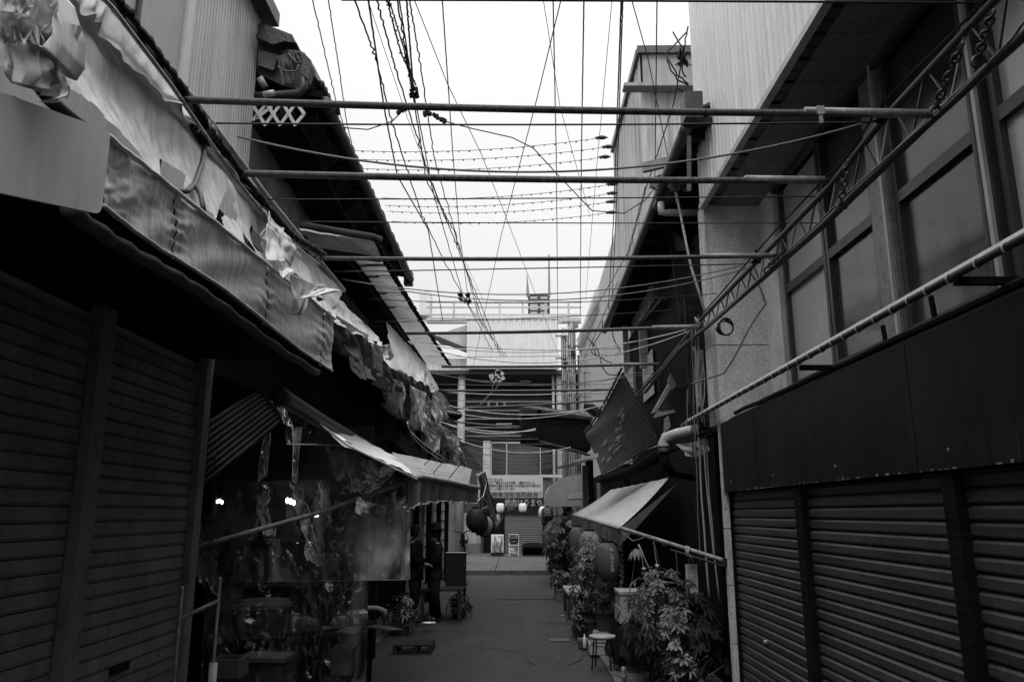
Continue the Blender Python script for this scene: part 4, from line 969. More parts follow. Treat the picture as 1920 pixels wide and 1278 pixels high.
MB().tube([ip(er, k/30)+V((-.05, 0, -.02)) for k in range(31)], .06, 10).build('gutter', 'tile', t, smooth=True)
MB().box(er[0]+V((.0, -.05, .15)), (.18, .22, .28)).build('eave_tile_end', 'tile', t)
p = atX(1292, 255, EXR-.02); MB().beam(p, p+V((.02, .2, -.5)), .04, .02).build('broken_slat', 'wood_l', t)
# broken timbers hanging under the eave
b = MB().beam(atY(1222, 345, 8.6), atY(1300, 318, 8.6), .10, .12); b.build('beam_stub', 'wood_d', t)
MB().beam(atY(1205, 315, 8.9), atY(1300, 293, 8.6), .06, .12).build('plank', 'wood_l', t)
MB().tube([atY(1240, 380, 8.4), atY(1240, 398, 8.4), atY(1252, 399, 8.4), atY(1315, 399, 8.4)], .042, 12).build('drain_pipe', 'pvc', t, smooth=True)
MB().slab([atY(x, y, 8.5) for x, y in [(1232, 350), (1262, 352), (1262, 378), (1240, 386), (1230, 378)]], (0, .2, 0)).build('hopper', 'frame', t)
b = MB()
for i in range(8):
    p = atY(1225+i*9, 348+3*math.sin(i*2), 8.35); b.box(p, (.09, .05, .05+.03*(i % 3)), Matrix.Rotation(i*.7, 3, 'Y'))
for i in range(5): p = atY(1262+i*2, 345+i*8, 8.3); b.box(p, (.03, .05, .04))
b.build('insulator_cluster', 'pvc_g', t)
MB().tube([atY(1268, 362, 8.2), atY(1296, 500, 8.0), atY(1322, 585, 7.8)], .014, 7).build('stay_rod', 'pvc', t, smooth=True)
for (x0, y0, x1, y1, m, wd) in [(1205, 615, 1208, 690, 'wood_l', .16), (1172, 610, 1175, 700, 'plaster', .12), (1210, 600, 1245, 560, 'wood_d', .1), (1255, 420, 1280, 600, 'wood_d', .08), (1290, 560, 1300, 760, 'wood_d', .12), (1240, 700, 1244, 860, 'wood_d', .1)]:
    MB().beam(atX(x0, y0, 2.08), atX(x1, y1, 2.08), wd*.8, wd*.5).build('board', m, t)
patch(MB(), [atX(1250, 425, 2.1), atX(1275, 440, 2.1), atX(1295, 470, 2.1), atX(1270, 470, 2.1)], 8, 8, .02).build('hanging_panel', 'wood_d', t, solid=.02)
# loose planks and sheets piled behind the truss
for (q, m) in [([(1222, 775), (1232, 770), (1262, 722), (1254, 718)], 'wood_l'), ([(1238, 772), (1282, 764), (1290, 720), (1262, 728)], 'wood_d'), ([(1226, 783), (1268, 772), (1262, 765), (1232, 772)], 'wood_l'), ([(1245, 812), (1258, 800), (1254, 780), (1246, 786)], 'wood_l'), ([(1252, 715), (1262, 735), (1268, 720), (1258, 700)], 'wood_l')]:
    MB().slab([atY(x, y, 9.6) for x, y in q], (0, .03, .01)).build('loose_board', m, t)
ribs(MB(), (2.12, 12.7), (2.12, 11.7), 3.5, 4.2, .06, .01, .5, -1).build('broken_glazing', 'panel_g', t)
MB().bb((2.1, 13.6, 3.0), (2.15, 14.3, 4.3)).build('white_shutter', 'plaster', t)
# ------------------------------------------------------------- utility poles far right
for i, (x, y0, Y, r, lb) in enumerate([(1071, 603, 24.5, .14, 'thick pale concrete utility pole beyond the dark canopy'), (1057, 615, 26.5, .10, 'slimmer pale utility pole left of the thick one')]):
    p = atY(x, y0, Y); po = thing('utility_pole', lb, 'pole', (p.x, Y, 0), 'utility poles')
    MB().tube([(p.x, Y, 0), (p.x, Y, p.z)], [r*1.1, r*.9], 14).build('shaft', 'plaster', po, smooth=True)
    for k in range(5): MB().beam((p.x-.3, Y-.1, 4.6+k*.8), (p.x+.3, Y-.1, 4.6+k*.8), .05, .06).build('crossarm', 'steel', po)
    for k in range(4):
        MB().box((p.x-.16+.1*k, Y-.18, 5.0+k*.9), (.14, .14, .2)).build('fitting', 'pvc_g' if k % 2 else 'iron', po)
    for k in range(4): MB().tube([(p.x-.12+.08*k, Y-.13, 1), (p.x-.10+.07*k, Y-.13, p.z-.3)], .012, 5).build('riser_cable', 'wire', po)
# fence-like metal frame beside it
fr_ = thing('metal_frame', 'thin metal balcony frame beside the far utility pole', 'frame', atY(1080, 800, 23))
for x in (1076, 1086, 1096): MB().beam(atY(x, 695, 23), atY(x, 870, 23), .03, .03).build('upright', 'steel', fr_)
for y in (700, 722, 745, 770): MB().beam(atY(1060, y, 23), atY(1110, y-2, 23), .03, .03).build('crossbar', 'steel', fr_)

# dark box canopy sticking out from the right
cp = thing('dark_canopy', 'black box-shaped canopy jutting over the alley from the right', 'canopy', atY(1050, 830, 17))
F = lambda x, y, Y=16.4: atY(x, y, Y)
MB().slab([F(978, 782), F(1110, 790), F(1108, 842), F(1075, 836), F(976, 822)], (0, 1.4, 0)).build('body', 'void', cp)
MB().slab([F(974, 760), F(1012, 760), F(1112, 780), F(1112, 786), F(976, 778)], (0, 1.6, .0)).build('roof', 'tile', cp)
MB().beam(F(976, 760, 16.3), F(1112, 780, 16.3), .08, .05).build('roof_lip', 'steel', cp)
MB().slab([F(1010, 823, 16.35), F(1072, 826, 16.35), F(1072, 842, 16.35), F(1008, 833, 16.35)], (0, .06, 0)).build('lower_flap', 'void', cp)
MB().slab([F(1008, 765, 16.32), F(1015, 765, 16.32), F(1012, 832, 16.32), F(1006, 832, 16.32)], (0, .06, 0)).build('front_post', 'void', cp)
MB().tube([F(1012, 828, 16.3), F(1080, 845, 16.3), F(1110, 855, 16.3)], .03, 6).build('lower_bar', 'iron', cp)
for i in range(8):
    MB().beam(F(1016+i*7.4, 828+i*.8, 16.5), F(1016+i*7.4, 836+i*.8, 16.5), .02, .02).build('bar', 'pvc_g', cp)
# pale plank
top(MB().slab([atY(1040, 878, 15.0), atY(1062, 868, 14.2), atY(1122, 848, 12.5), atY(1122, 856, 12.5), atY(1066, 876, 14.2)], (.02, .5, .02)), 'plank', 'awn_r', 'pale tapering plank sticking out under the dark canvas', 'plank')
# worn dark canvas banner
bc = thing('canvas_awning', 'dark worn canvas awning with faded letter marks, hooped to a rail', 'awning', atY(1170, 860, 11.5))
cc = [atY(1168, 696, 10.9), atY(1236, 828, 10.9), atY(1128, 893, 13.2), atY(1103, 818, 15.2)]
def cv_(u, v):
    p = bil([cc[0], cc[1], cc[2], cc[3]], u, v); return p+V((-.5, -.6, .3)).normalized()*(.05*nz3(u*2.2, v*2.5, 1)+.10*math.exp(-((u*.9+v*.35-.42)*7)**2)*v+.0028*math.sin(u*110)*(1-v*.6))
MB().grid(cv_, 90, 60).build('canvas', 'banner_d', bc, smooth=True, solid=.006)
# faded letter marks (scraped paint patches)
b = MB()
random.seed(3)
for (u0, v0, uu, vv) in [(.50, .28, .03, .16), (.60, .34, .03, .10), (.62, .45, .12, .05), (.66, .55, .03, .14), (.74, .50, .04, .12), (.70, .72, .02, .12), (.80, .68, .03, .08), (.35, .18, .02, .16), (.42, .22, .02, .12), (.50, .60, .02, .14)]:
    for k in range(7):
        a = u0+random.uniform(-.02, .03)+uu*random.random(); c_ = v0+vv*random.random(); w_ = .004+.006*random.random(); h_ = .03+.05*random.random()
        q = [cv_(a, c_), cv_(a+w_, c_), cv_(a+w_, c_+h_), cv_(a, c_+h_)]; b.slab([p+V((-.02, -.03, .01)) for p in q], (-.001, -.001, 0))
b.build('faded_lettering', 'inkw', bc)
MB().tube([cv_(u/20, 1)+V((0, 0, -.0)) for u in range(0)] or [atY(1166, 690, 10.8), atY(1140, 742, 12.2), atY(1101, 810, 15.0), atY(1104, 822, 15.2)], .018, 6).build('edge_rail', 'iron', bc, smooth=True)
for k in range(16):
    p = cv_(0, .03+k*.062); p2 = V((p.x-.06, p.y, p.z+.03)); MB().tube([p+V((0, 0, -.03)), p2, p+V((.0, .02, .05))], .007, 5).build('hoop', 'wire_g', bc, smooth=True)
MB().tube([atY(1138, 885, 12.8), atY(1190, 862, 12), atY(1205, 846, 11.6), atY(1236, 834, 10.9)], .010, 5).build('white_tie', 'wire_w', bc, smooth=True)
MB().tube([atY(1132, 900, 12.8), atY(1180, 886, 12), atY(1240, 850, 10.9)], .09, 8).build('lower_roll', 'void', bc, smooth=True)
top(MB().beam(atY(1103, 762, 15), atY(1124, 777, 14.6), .2, .12), 'bracket', 'void', 'short dark bracket left of the dark canvas awning', 'bracket')
# downspout
dp = thing('downspout', 'fat pale plastic downspout bending down beside the dark canvas', 'pipe', atY(1250, 830, 8.6))
MB().tube([atY(1312, 802, 8.3), atY(1270, 812, 8.5), atY(1248, 820, 8.6), atY(1244, 832, 8.6), atY(1245, 848, 8.6)], [.055, .055, .058, .062, .062], 14).build('pipe', 'pvc', dp, smooth=True)
MB().tube([atY(1245, 846, 8.6), atY(1248, 872, 8.6), atY(1262, 888, 8.8), atY(1320, 898, 9.4)], [.055, .05, .045, .04], 12).build('dark_pipe', 'void', dp, smooth=True)
for y in (838, 846): p = atY(1244.5, y, 8.6); MB().lathe([(.075, -.008), (.075, .008)], p, 16).build('collar', 'iron', dp)
b = MB()
for j in range(14): p = atY(1322+random.uniform(-14, 14), 806+random.uniform(-12, 16), 8.0); b.tube([p+V((.07*nz3(j, a*.6, 1), .07*nz3(j, a*.6, 5), .08*nz3(j, a*.6, 9))) for a in range(8)], .008, 5)
top(b, 'wire_tangle', 'black', 'black tangle of fittings under the far end of the wrapped pipe', 'wire', smooth=True)
bg_ = MB(); patch(bg_, [atY(1266, 832, 8.9), atY(1345, 822, 8.4), atY(1345, 846, 8.4), atY(1292, 856, 8.7)], 24, 14, .05, 1.5, .04, seed=4)
top(bg_, 'hanging_sheet', 'plaster', 'crumpled pale sheet bulging under the downspout', 'sheet', smooth=True)
# bright sloped awning on the right
t = thing('sloped_awning', 'plain light sloped awning over the hanging lanterns on the right', 'awning', (1.5, 12, 1.7))
q = [atX(1160, 990, 1.22), atX(1073, 964, 1.22), atX(1146, 918, 1.95), atX(1253, 896, 1.95)]
MB().grid(lambda u, v: bil(q, u, v)+V((0, 0, -.03*math.sin(3.14*v)+.004*math.sin(u*40))), 60, 14).build('cover', 'awn_r', t, smooth=True, solid=.006)
def vl(u, v):
    p = q[0].lerp(q[1], u); return p+V((-.015+.012*math.sin(u*30)*v, 0, -.02-v*(.15+.05*u)*(1+.10*abs(math.sin(u*38)))))
MB().grid(vl, 120, 6).build('valance', 'cloth_d', t, smooth=True)
MB().grid(lambda u, v: (lambda p: V((p.x+.73*u, p.y+.05, p.z-.02+u*.55-v*.2*(1-u))))(q[0]), 10, 4).build('end_valance', 'cloth_d', t)
MB().tube([q[0].lerp(q[1], k/10) for k in range(11)], .018, 8).build('front_bar', 'steel', t, smooth=True)
b = MB()
p = q[1]+V((-.03, 0, -.15)); patch(b, [p+V((-.1, -.02, .0)), p+V((.08, 0, .1)), p+V((.06, 0, -.14)), p+V((-.12, 0, -.1))], 12, 12, .05, 2, .04, seed=2); b.build('torn_tip', 'cloth_w', t, smooth=True)
# pole with cord out from the corner strip
t = thing('cloth_pole', 'long pole reaching from the corner strip to the awning, wound with cord', 'pole', atX(1363, 1052, 2.0))
A = atX(1166, 990, 1.2); B = atX(1366, 1053, 2.02)
MB().tube([A.lerp(B, k/10) for k in range(11)], .022, 8).build('pole', 'steel', t, smooth=True)
MB().tube([A.lerp(B, .5)+V((0, 0, -.06)), B+V((0, 0, -.05))], .012, 6).build('second_bar', 'pipe_d', t)
MB().tube([A.lerp(B, .0)+V((0, -.03, -.05)), A.lerp(B, .12)+V((0, -.03, -.10)), A.lerp(B, .3)+V((0, -.02, .02)), A.lerp(B, .45)+V((0, 0, -.04)), A.lerp(B, .5)+V((0, -.02, .02))], .008, 6).build('cord', 'wire_g', t, smooth=True)
MB().box(B, (.10, .06, .07)).build('clamp', 'iron', t)
# wooden plaque
t = thing('wooden_plaque', 'long wooden plaque with two columns of writing hanging from the pole', 'sign', atY(1298, 1120, 8.1))
Yp = 8.1
A = atY(1285, 1057, Yp); B = atY(1307, 1122, Yp-.1)
MB().slab([atY(1285, 1057, Yp), atY(1307, 1057, Yp), atY(1310, 1123, Yp-.08), atY(1288, 1123, Yp-.08)], (0, .015, 0)).build('board', 'wood_l', t)
for i, ch in enumerate('いらっしゃい'): text(ch, 'lettering', 'ink', t, atY(1298, 1068+i*7.5, Yp-.06), (1, 0, 0), (0, 0, 1), .045, .001)
for i, ch in enumerate('ようこそ市'): text(ch, 'lettering', 'ink', t, atY(1288.5, 1068+i*8, Yp-.06), (1, 0, 0), (0, 0, 1), .042, .001)
MB().beam(atY(1296.5, 1060, Yp-.03), atY(1298, 1098, Yp-.06), .004, .002).build('groove', 'ink', t)
b = MB(); b.tube([atY(1288, 1022, Yp-.1), atY(1285, 1034, Yp-.1), atY(1292, 1038, Yp-.1), atY(1297, 1045, Yp-.1), atY(1300, 1057, Yp)], .006, 5).tube([atY(1292, 1024, Yp-.1), atY(1288, 1042, Yp-.1)], .012, 6).tube([atY(1292, 1040, Yp-.1), atY(1291, 1057, Yp)], .003, 5)
b.build('tie', 'rope', t, smooth=True)
# ropes bundle hanging by the wing wall
rp_ = [((1303, 612), (1305, 760), (1316, 960), (1330, 1120), .010, 'rope'), ((1308, 612), (1312, 760), (1324, 930), (1349, 1125), .008, 'rope'), ((1297, 614), (1300, 760), (1308, 930), (1313, 1060), .006, 'wire_g'),
       ((1306, 660), (1316, 700), (1322, 830), (1345, 1098), .007, 'rope'), ((1300, 650), (1309, 690), (1316, 712), (1308, 700), .007, 'rope'), ((1294, 616), (1297, 800), (1300, 950), (1310, 1000), .005, 'wire'),
       ((1318, 600), (1322, 700), (1322, 760), (1320, 800), .006, 'wire'), ((1289, 730), (1288, 760), (1290, 790), (1287, 798), .007, 'wire_g')]
for i, (a, m1, m2, c_, r, m) in enumerate(rp_):
    P = [atY(x, y, 8.15-.1*(i % 3)) for x, y in (a, m1, m2, c_)]
    pts = []
    for k in range(25):
        s_ = k/24; pts.append(P[0]*(1-s_)**3+P[1]*3*s_*(1-s_)**2+P[2]*3*s_*s_*(1-s_)+P[3]*s_**3+V((.01*nz3(k*.3, i, 0), 0, 0)))
    top(MB().tube(pts, r, 6), 'hanging_rope', m, '%s cord of the bundle hanging by the speckled wing wall, counted from the longest' % ORD[i], 'rope', 'ropes hanging by the wing wall', smooth=True)
b = MB(); p0 = atY(1310, 655, 8.0)
for j in range(3): b.tube([p0+V((.05*math.sin(a*.45+j)*(1-a/30), .02*j, -.62*(.5-.5*math.cos(a*.45)))) for a in range(15)], .007, 5)
top(b, 'rope_loop', 'rope', 'looped spare rope knotted halfway up the hanging bundle', 'rope', smooth=True)
# rounded awning far right
t = thing('rounded_awning', 'pale quarter-round awning with notched valance at the far right corner', 'awning', (1.4, 20, 2.4))
Yr = 19.8; cx = atY(1085, 0, Yr).x
zt0 = atY(1085, 888, Yr).z; zb = atY(1030, 940, Yr).z; xl = atY(1023, 940, Yr).x
fn = lambda u, v: V((cx-(cx-xl)*math.sin(v*math.pi/2)**.9, Yr+u*1.2, zb+(zt0-zb)*math.cos(v*math.pi/2)**.8))
MB().grid(fn, 6, 20).build('cover', 'mint', t, smooth=True)
side = [fn(0, v/20) for v in range(21)]; MB().slab(side+[V((cx, Yr, zb))], (0, .01, 0)).build('end_panel', 'mint', t)
zv = atY(1030, 949, Yr).z
vs_ = [V((xl, Yr-.01, zb))]; 
b = MB()
for k in range(3): x0 = xl+(cx-xl)*k/3; x1 = xl+(cx-xl)*(k+1)/3; b.slab([(x0, Yr-.012, zb), (x1, Yr-.012, zb), (x1, Yr-.012, zv+.03), (x1-.04, Yr-.012, zv), (x0+.04, Yr-.012, zv), (x0, Yr-.012, zv+.03)], (0, .006, 0))
b.build('valance', 'mint', t)
A = atY(1063, 924, 17.5); B = atY(1104, 935, 17.5); s_ = thing('small_sign', 'small blank white slanted board under the rounded awning', 'sign', B)
MB().slab([A, atY(1102, 922, 17.5), atY(1105, 934, 17.3), atY(1065, 935, 17.3)], (0, .03, 0)).build('board', 'white', s_)
MB().beam(atY(1064, 936, 17.4), atY(1104, 935.5, 17.4), .05, .02).build('dark_rail', 'ink', s_)  # thin black rail along the lower edge of the board
for i, (x, wd, m) in enumerate([(1098, 10, 'panel_d'), (1122, 6, 'plaster'), (1106, 14, 'void')]):
    p = atY(x, 900, 17+i*.2); top(MB().bb((p.x-wd*.006, p.y, 0), (p.x+wd*.006, p.y+.15, atY(x, [872, 905, 862][i], p.y).z)), 'post', m, ['grey square post right of the rounded awning', 'narrow pale post behind the sloped awning', 'broad black post beside the grey one'][i], 'post')
MB().bb
t = thing('wall_panel', 'dark low shop wall behind the plants on the right far side', 'wall', (1.9, 18, 0))
MB().bb((2.0, 14.5, 0), (2.24, 22.0, 2.6)).build('panel', 'void', t)
b = MB(); 
for k in range(16): b.bb((1.985, 14.9, .2+k*.1), (1.998, 15.6, .27+k*.1))
b.build('louvre', 'rib_w', t)

# ------------------------------------------------------------- striped tied canopy on the left
t = thing('tied_canopy', 'pale ribbed canopy tied down with thin dark cords on the left', 'canopy', atY(840, 900, 9))
P = [atY(x, y, Y) for x, y, Y in [(735, 848, 7.5), (886, 880, 10.5), (880, 908, 9.6), (775, 896, 7.2)]]
MB().grid(lambda u, v: bil(P, u, v)+V((0, 0, .008*math.sin(v*50)+.02*nz3(u*5, v*3, 1))), 30, 90).build('cover', 'cloth_w', t, smooth=True, solid=.004)
for (a, c_) in (((790, 877), (812, 858)), ((842, 898), (862, 873)), ((812, 888), (835, 862))):
    MB().tube([atY(a[0], a[1]-1, 8.2), atY((a[0]+c_[0])/2, (a[1]+c_[1])/2-2, 8.2), atY(c_[0], c_[1]-1, 8.4)], .005, 5).build('tie_cord', 'black', t)
bar = [atY(768, 898, 7.1), atY(790, 893, 7.2), atY(830, 900, 8.2), atY(897, 914, 9.4)]
MB().tube([ip(bar, k/20) for k in range(21)], .022, 10).build('front_bar', 'steel', t, smooth=True)
def sv(u, v):
    p = ip(bar, u); return p+V((.012*math.sin(u*46)*v-.02*v, 0, -.02-v*(.26-.10*u)*(1+.05*math.sin(u*80))))
MB().grid(sv, 140, 8).build('valance', 'cloth_d', t, smooth=True)
b = MB().tube([sv(k/90, 1.02)+V((0, 0, .008*math.sin(k*1.4))) for k in range(91)], .006, 5); b.build('frayed_hem', 'wire_w', t, smooth=True)
# tall narrow awning beyond (890-935, 885-990)
t = thing('side_curtain', 'dark curved curtain awning beyond the tied canopy on the left', 'awning', atY(910, 940, 13))
P = [atY(x, y, Y) for x, y, Y in [(897, 892, 12), (910, 884, 13.0), (932, 968, 17), (910, 955, 12.5)]]
patch(MB(), P, 20, 30, .03, 2, .03, seed=5).build('curtain', 'banner_d', t, smooth=True, solid=.006)
MB().slab([atY(x, y, 13.2) for x, y in [(905, 912), (912, 918), (932, 978), (924, 972), (906, 930)]], (.01, .3, 0)).build('lining', 'panel_d', t)
MB().tube([atY(893, 890, 11.5), atY(905, 886, 12.2), atY(912, 905, 12.4), atY(906, 930, 12.2), atY(888, 945, 11.5)], .009, 6).build('cord', 'wire_w', t, smooth=True)
MB().tube([atY(902, 896, 12), atY(901, 975, 12)], .014, 6).build('post', 'iron', t); MB().tube([atY(901, 955, 12), atY(914, 950, 12.4)], .012, 6).build('arm', 'wire_g', t)
# ------------------------------------------------------------- cables and wires
def cable(pts, Z, r, m, lb, grp, wob=0, n=60, seed=0, name='overhead_cable', cat='cable'):
    Zs = Z if isinstance(Z, (list, tuple)) else [Z]*len(pts)
    P = [atZ(x, y, z) for (x, y), z in zip(pts, Zs)]
    q = [ip(P, k/n) for k in range(n+1)]
    if wob: q = [p+V((wob*nz3(k*.9, seed, 1), 0, wob*nz3(k*.9, seed, 7)))*min(1, p.y/11) for k, p in enumerate(q)]
    return top(MB().tube(q, r, 5), name, m, lb, cat, grp, smooth=True)
LG = [ # along the street (pixel knots), wobble, radius
 ([(585, -5), (630, 190), (668, 310), (760, 560)], .02, .006), ([(615, -5), (636, 130), (650, 230), (667, 300), (775, 600)], .02, .006),
 ([(663, -5), (705, 110), (735, 230), (790, 400), (828, 480), (925, 660)], .035, .009), ([(690, -5), (720, 200), (745, 330), (803, 430), (830, 600)], .008, .010),
 ([(705, -5), (742, 130), (805, 330), (860, 470), (938, 660)], .035, .009), ([(724, -5), (752, 100), (780, 160)], .035, .009), ([(728, -5), (757, 90), (772, 165)], .03, .008),
 ([(744, -5), (775, 180), (800, 340), (850, 430), (905, 600), (940, 668)], .03, .009), ([(748, -5), (775, 170), (812, 360), (870, 560), (945, 668)], .01, .008),
 ([(762, -5), (775, 168)], .02, .010), ([(767, -5), (788, 120), (815, 300), (858, 450), (900, 600), (950, 668)], .03, .008),
 ([(775, -5), (840, 160), (903, 290), (950, 410), (1050, 672)], 0, .005), ([(829, -5), (841, 170), (850, 300), (862, 440), (878, 560)], .006, .007),
 ([(1053, -5), (1008, 180), (940, 440), (880, 720)], 0, .006), ([(1018, -5), (1050, 200), (1105, 400)], 0, .004), ([(1037, -5), (1043, 290), (1046, 620)], .004, .007),
 ([(1095, -5), (1090, 300), (1088, 590)], .004, .008), ([(1148, -5), (1120, 300), (1098, 560)], .003, .004), ([(1165, -5), (1158, 200), (1150, 420), (1140, 590)], .006, .009),
 ([(1168, -5), (1162, 180), (1155, 400), (1146, 600)], .006, .008), ([(1183, -5), (1215, 110), (1262, 340)], 0, .006), ([(1232, -5), (1229, 250), (1227, 430)], .004, .007),
 ([(1290, 50), (1262, 200), (1215, 340), (1180, 470), (1080, 640)], .02, .008), ([(1210, 350), (1170, 500), (1075, 720)], .006, .007), ([(1240, 410), (1190, 560), (1060, 760)], .006, .007), ([(688, -5), (760, 210), (830, 400), (905, 560)], 0, .004)]
for i, (pts, wb, r) in enumerate(LG):
    cable(pts, 6.2+.02*i, r, 'wire', '%s cable from the left running along the alley, counted at the top' % ORD[i], 'cables running along the alley', wb, n=90, seed=i)
# crossing wires: left px, mid px, right px, radius, material, Y
XW_ = [((640, 0), (1200, 2), (1835, 6), .006, 'wire', 2.9), ((378, 231), (1000, 234), (1640, 229), .006, 'wire', 3.7), ((445, 256), (930, 322), (1650, 222), .008, 'wire_g', 4.3),
 ((490, 374), (1000, 372), (1550, 368), .005, 'wire', 4.6), ((512, 415), (1000, 418), (1540, 418), .005, 'wire', 5.4), ((590, 510), (1000, 503), (1400, 495), .006, 'wire', 6.3),
 ((640, 523), (950, 552), (1390, 498), .006, 'wire_g', 6.6), ((700, 535), (960, 563), (1395, 505), .006, 'wire_g', 6.9), ((690, 560), (960, 568), (1345, 550), .005, 'wire', 7.5),
 ((705, 603), (1000, 596), (1340, 575), .005, 'wire', 7.9), ((765, 640), (1000, 660), (1300, 614), .009, 'wire_w', 8.2), ((768, 643), (1000, 680), (1298, 618), .009, 'wire_w', 8.2),
 ((770, 640), (1000, 656), (1300, 640), .005, 'wire', 8.6), ((800, 668), (1000, 668), (1235, 662), .005, 'wire', 10), ((810, 698), (980, 722), (1230, 690), .007, 'wire_g', 10.5),
 ((812, 700), (980, 719), (1232, 697), .006, 'wire_g', 10.5), ((820, 720), (1000, 722), (1190, 718), .006, 'wire_g', 12), ((826, 733), (945, 740), (1140, 730), .008, 'wire_w', 13),
 ((838, 738), (1000, 738), (1150, 738), .005, 'wire_g', 13.4), ((845, 751), (1000, 751), (1100, 752), .006, 'wire_g', 13.8), ((842, 760), (970, 777), (1138, 758), .010, 'wire_w', 12.6),
 ((838, 770), (970, 785), (1138, 756), .010, 'wire_w', 12.6), ((824, 790), (930, 809), (1005, 806), .010, 'wire_w', 11.8), ((830, 792), (915, 812), (1005, 803), .010, 'wire_w', 11.9),
 ((838, 806), (930, 814), (980, 815), .006, 'wire_g', 13.5), ((845, 812), (930, 822), (1010, 822), .006, 'wire_g', 14), ((850, 820), (930, 830), (1030, 832), .006, 'wire_g', 14.5),
 ((862, 825), (955, 847), (1070, 838), .010, 'wire_w', 13.2), ((880, 835), (960, 843), (1075, 843), .006, 'wire_g', 15), ((868, 838), (960, 861), (1040, 858), .007, 'wire_g', 13.6),
 ((870, 846), (970, 855), (1075, 850), .006, 'wire_g', 14.2), ((874, 858), (960, 868), (1045, 862), .006, 'wire_g', 15), ((880, 864), (965, 876), (1045, 870), .006, 'wire_g', 15.5), ((880, 870), (970, 882), (1040, 874), .006, 'wire_g', 16)]
for i, (a, m_, c_, r, m, Y) in enumerate(XW_):
    P0 = atY(*a, Y); P2 = atY(*c_, Y); Mi = atY(*m_, Y); s_ = (m_[0]-a[0])/(c_[0]-a[0]); 
    # quadratic through the three points, parametrised by x
    q = []
    for k in range(31):
        u = k/30; l0 = (u-s_)*(u-1)/(s_); l1 = u*(u-1)/(s_*(s_-1)); l2 = u*(u-s_)/(1-s_)
        q.append(P0*l0+Mi*l1+P2*l2)
    top(MB().tube(q, r*(.7 if Y > 8 else .9), 5), 'crossing_wire', m, '%s wire from the top crossing the alley side to side' % ORD[i], 'wire', 'wires crossing the alley', smooth=True)
# festoon strings with little bulbs
FS = [((650, 282), (1130, 258)), ((656, 298), (1142, 275)), ((680, 316), (1136, 294)), ((715, 371), (1150, 345)), ((722, 385), (1150, 362)), ((728, 396), (1148, 378)), ((735, 415), (1148, 398)), ((712, 373), (1000, 372))]
for i, (a, c_) in enumerate(FS[:7]):
    Y = 10.5+i*.3; A = atY(*a, Y); B = atY(*c_, Y)
    st = thing('festoon_string', '%s string of tiny bulbs from the top, stretched between the two eaves' % ORD[i], 'light string', A, 'strings of tiny bulbs across the alley')
    q = sagline(A, B, None, 40, .10); q2 = [p+V((0, .02, -.03)) for p in q]
    MB().tube(q, .0045, 4).build('wire', 'wire', st)
    n_ = 24
    pro = None
    for k in range(n_):
        p = ip(q, (k+.5)/n_)-V((0, 0, .012)); L_ = .03+.012*(k % 2)
        if pro is None: o = MB().box((0, 0, 0), (.018, .014, .016)).build('bulb', 'iron', st); o.data.transform(Matrix.Translation(A)); pro = o
        else: o = pro.copy(); C.objects.link(o); o.parent = st
        o.location = p-A; o.scale = (1+.5*(k % 2), 1, .8+.3*(k % 3))
    MB().tube([B+V((-.12, 0, 0)), B+V((-.02, 0, 0)), B+V((.02, 0, 0)), B+V((.08, 0, 0))], [.005, .035, .03, .005], 8).build('strain_insulator', 'iron', st)
# line insulator clusters
for i, (x, y, Y, n_, m, lb) in enumerate([(776, 172, 7.6, 9, 'black', 'dark cluster of cable clamps just above the topmost pipe'), (803, 208, 7.8, 6, 'black', 'small pair of insulators hanging under the topmost pipe'), (757, 205, 7.6, 5, 'black', 'slanting connector left of the insulators under the topmost pipe'), (826, 223, 7.8, 5, 'black', 'slanting connector right of the insulators under the topmost pipe'), (870, 560, 15, 9, 'iron', 'distant cable junction over the far roof railing'), (932, 705, 22, 10, 'pvc', 'pale insulators in front of the far dark soffit')]):
    b = MB(); random.seed(i)
    for k in range(n_):
        sx = 9 if i < 2 else 14
        dx, dy = random.uniform(-sx, sx)*(.8 if i else 1), random.uniform(-9, 9)
        if i in (2, 3): dy = (-1 if i == 2 else 1)*dx*.6
        b.box(atY(x+dx, y+dy, Y), (.05*Y/8, .05, .035*Y/8), Matrix.Rotation(random.random()*3, 3, 'Y'))
    b.build
    top(b, 'cable_clamp', m, lb, 'cable fitting', 'cable fittings')
top(MB().tube([atY(750, 213, 7.6), atY(735, 228, 7.6), atY(690, 243, 7.6), atY(650, 240, 7.6), atY(636, 236, 7.6)], .007, 5), 'drop_cable', 'wire', 'cable drooping left from the slanting connector', 'cable', smooth=True)
top(MB().tube([atY(836, 228, 7.8), atY(880, 240, 7.8), atY(960, 258, 7.9), atY(1000, 278, 8), atY(1043, 325, 8.2), atY(1110, 395, 8.4), atY(1170, 400, 8.6), atY(1210, 375, 8.8), atY(1225, 355, 8.8)], .007, 5), 'drop_cable', 'wire', 'long cable curving right from the connector to the right eave', 'cable', smooth=True)
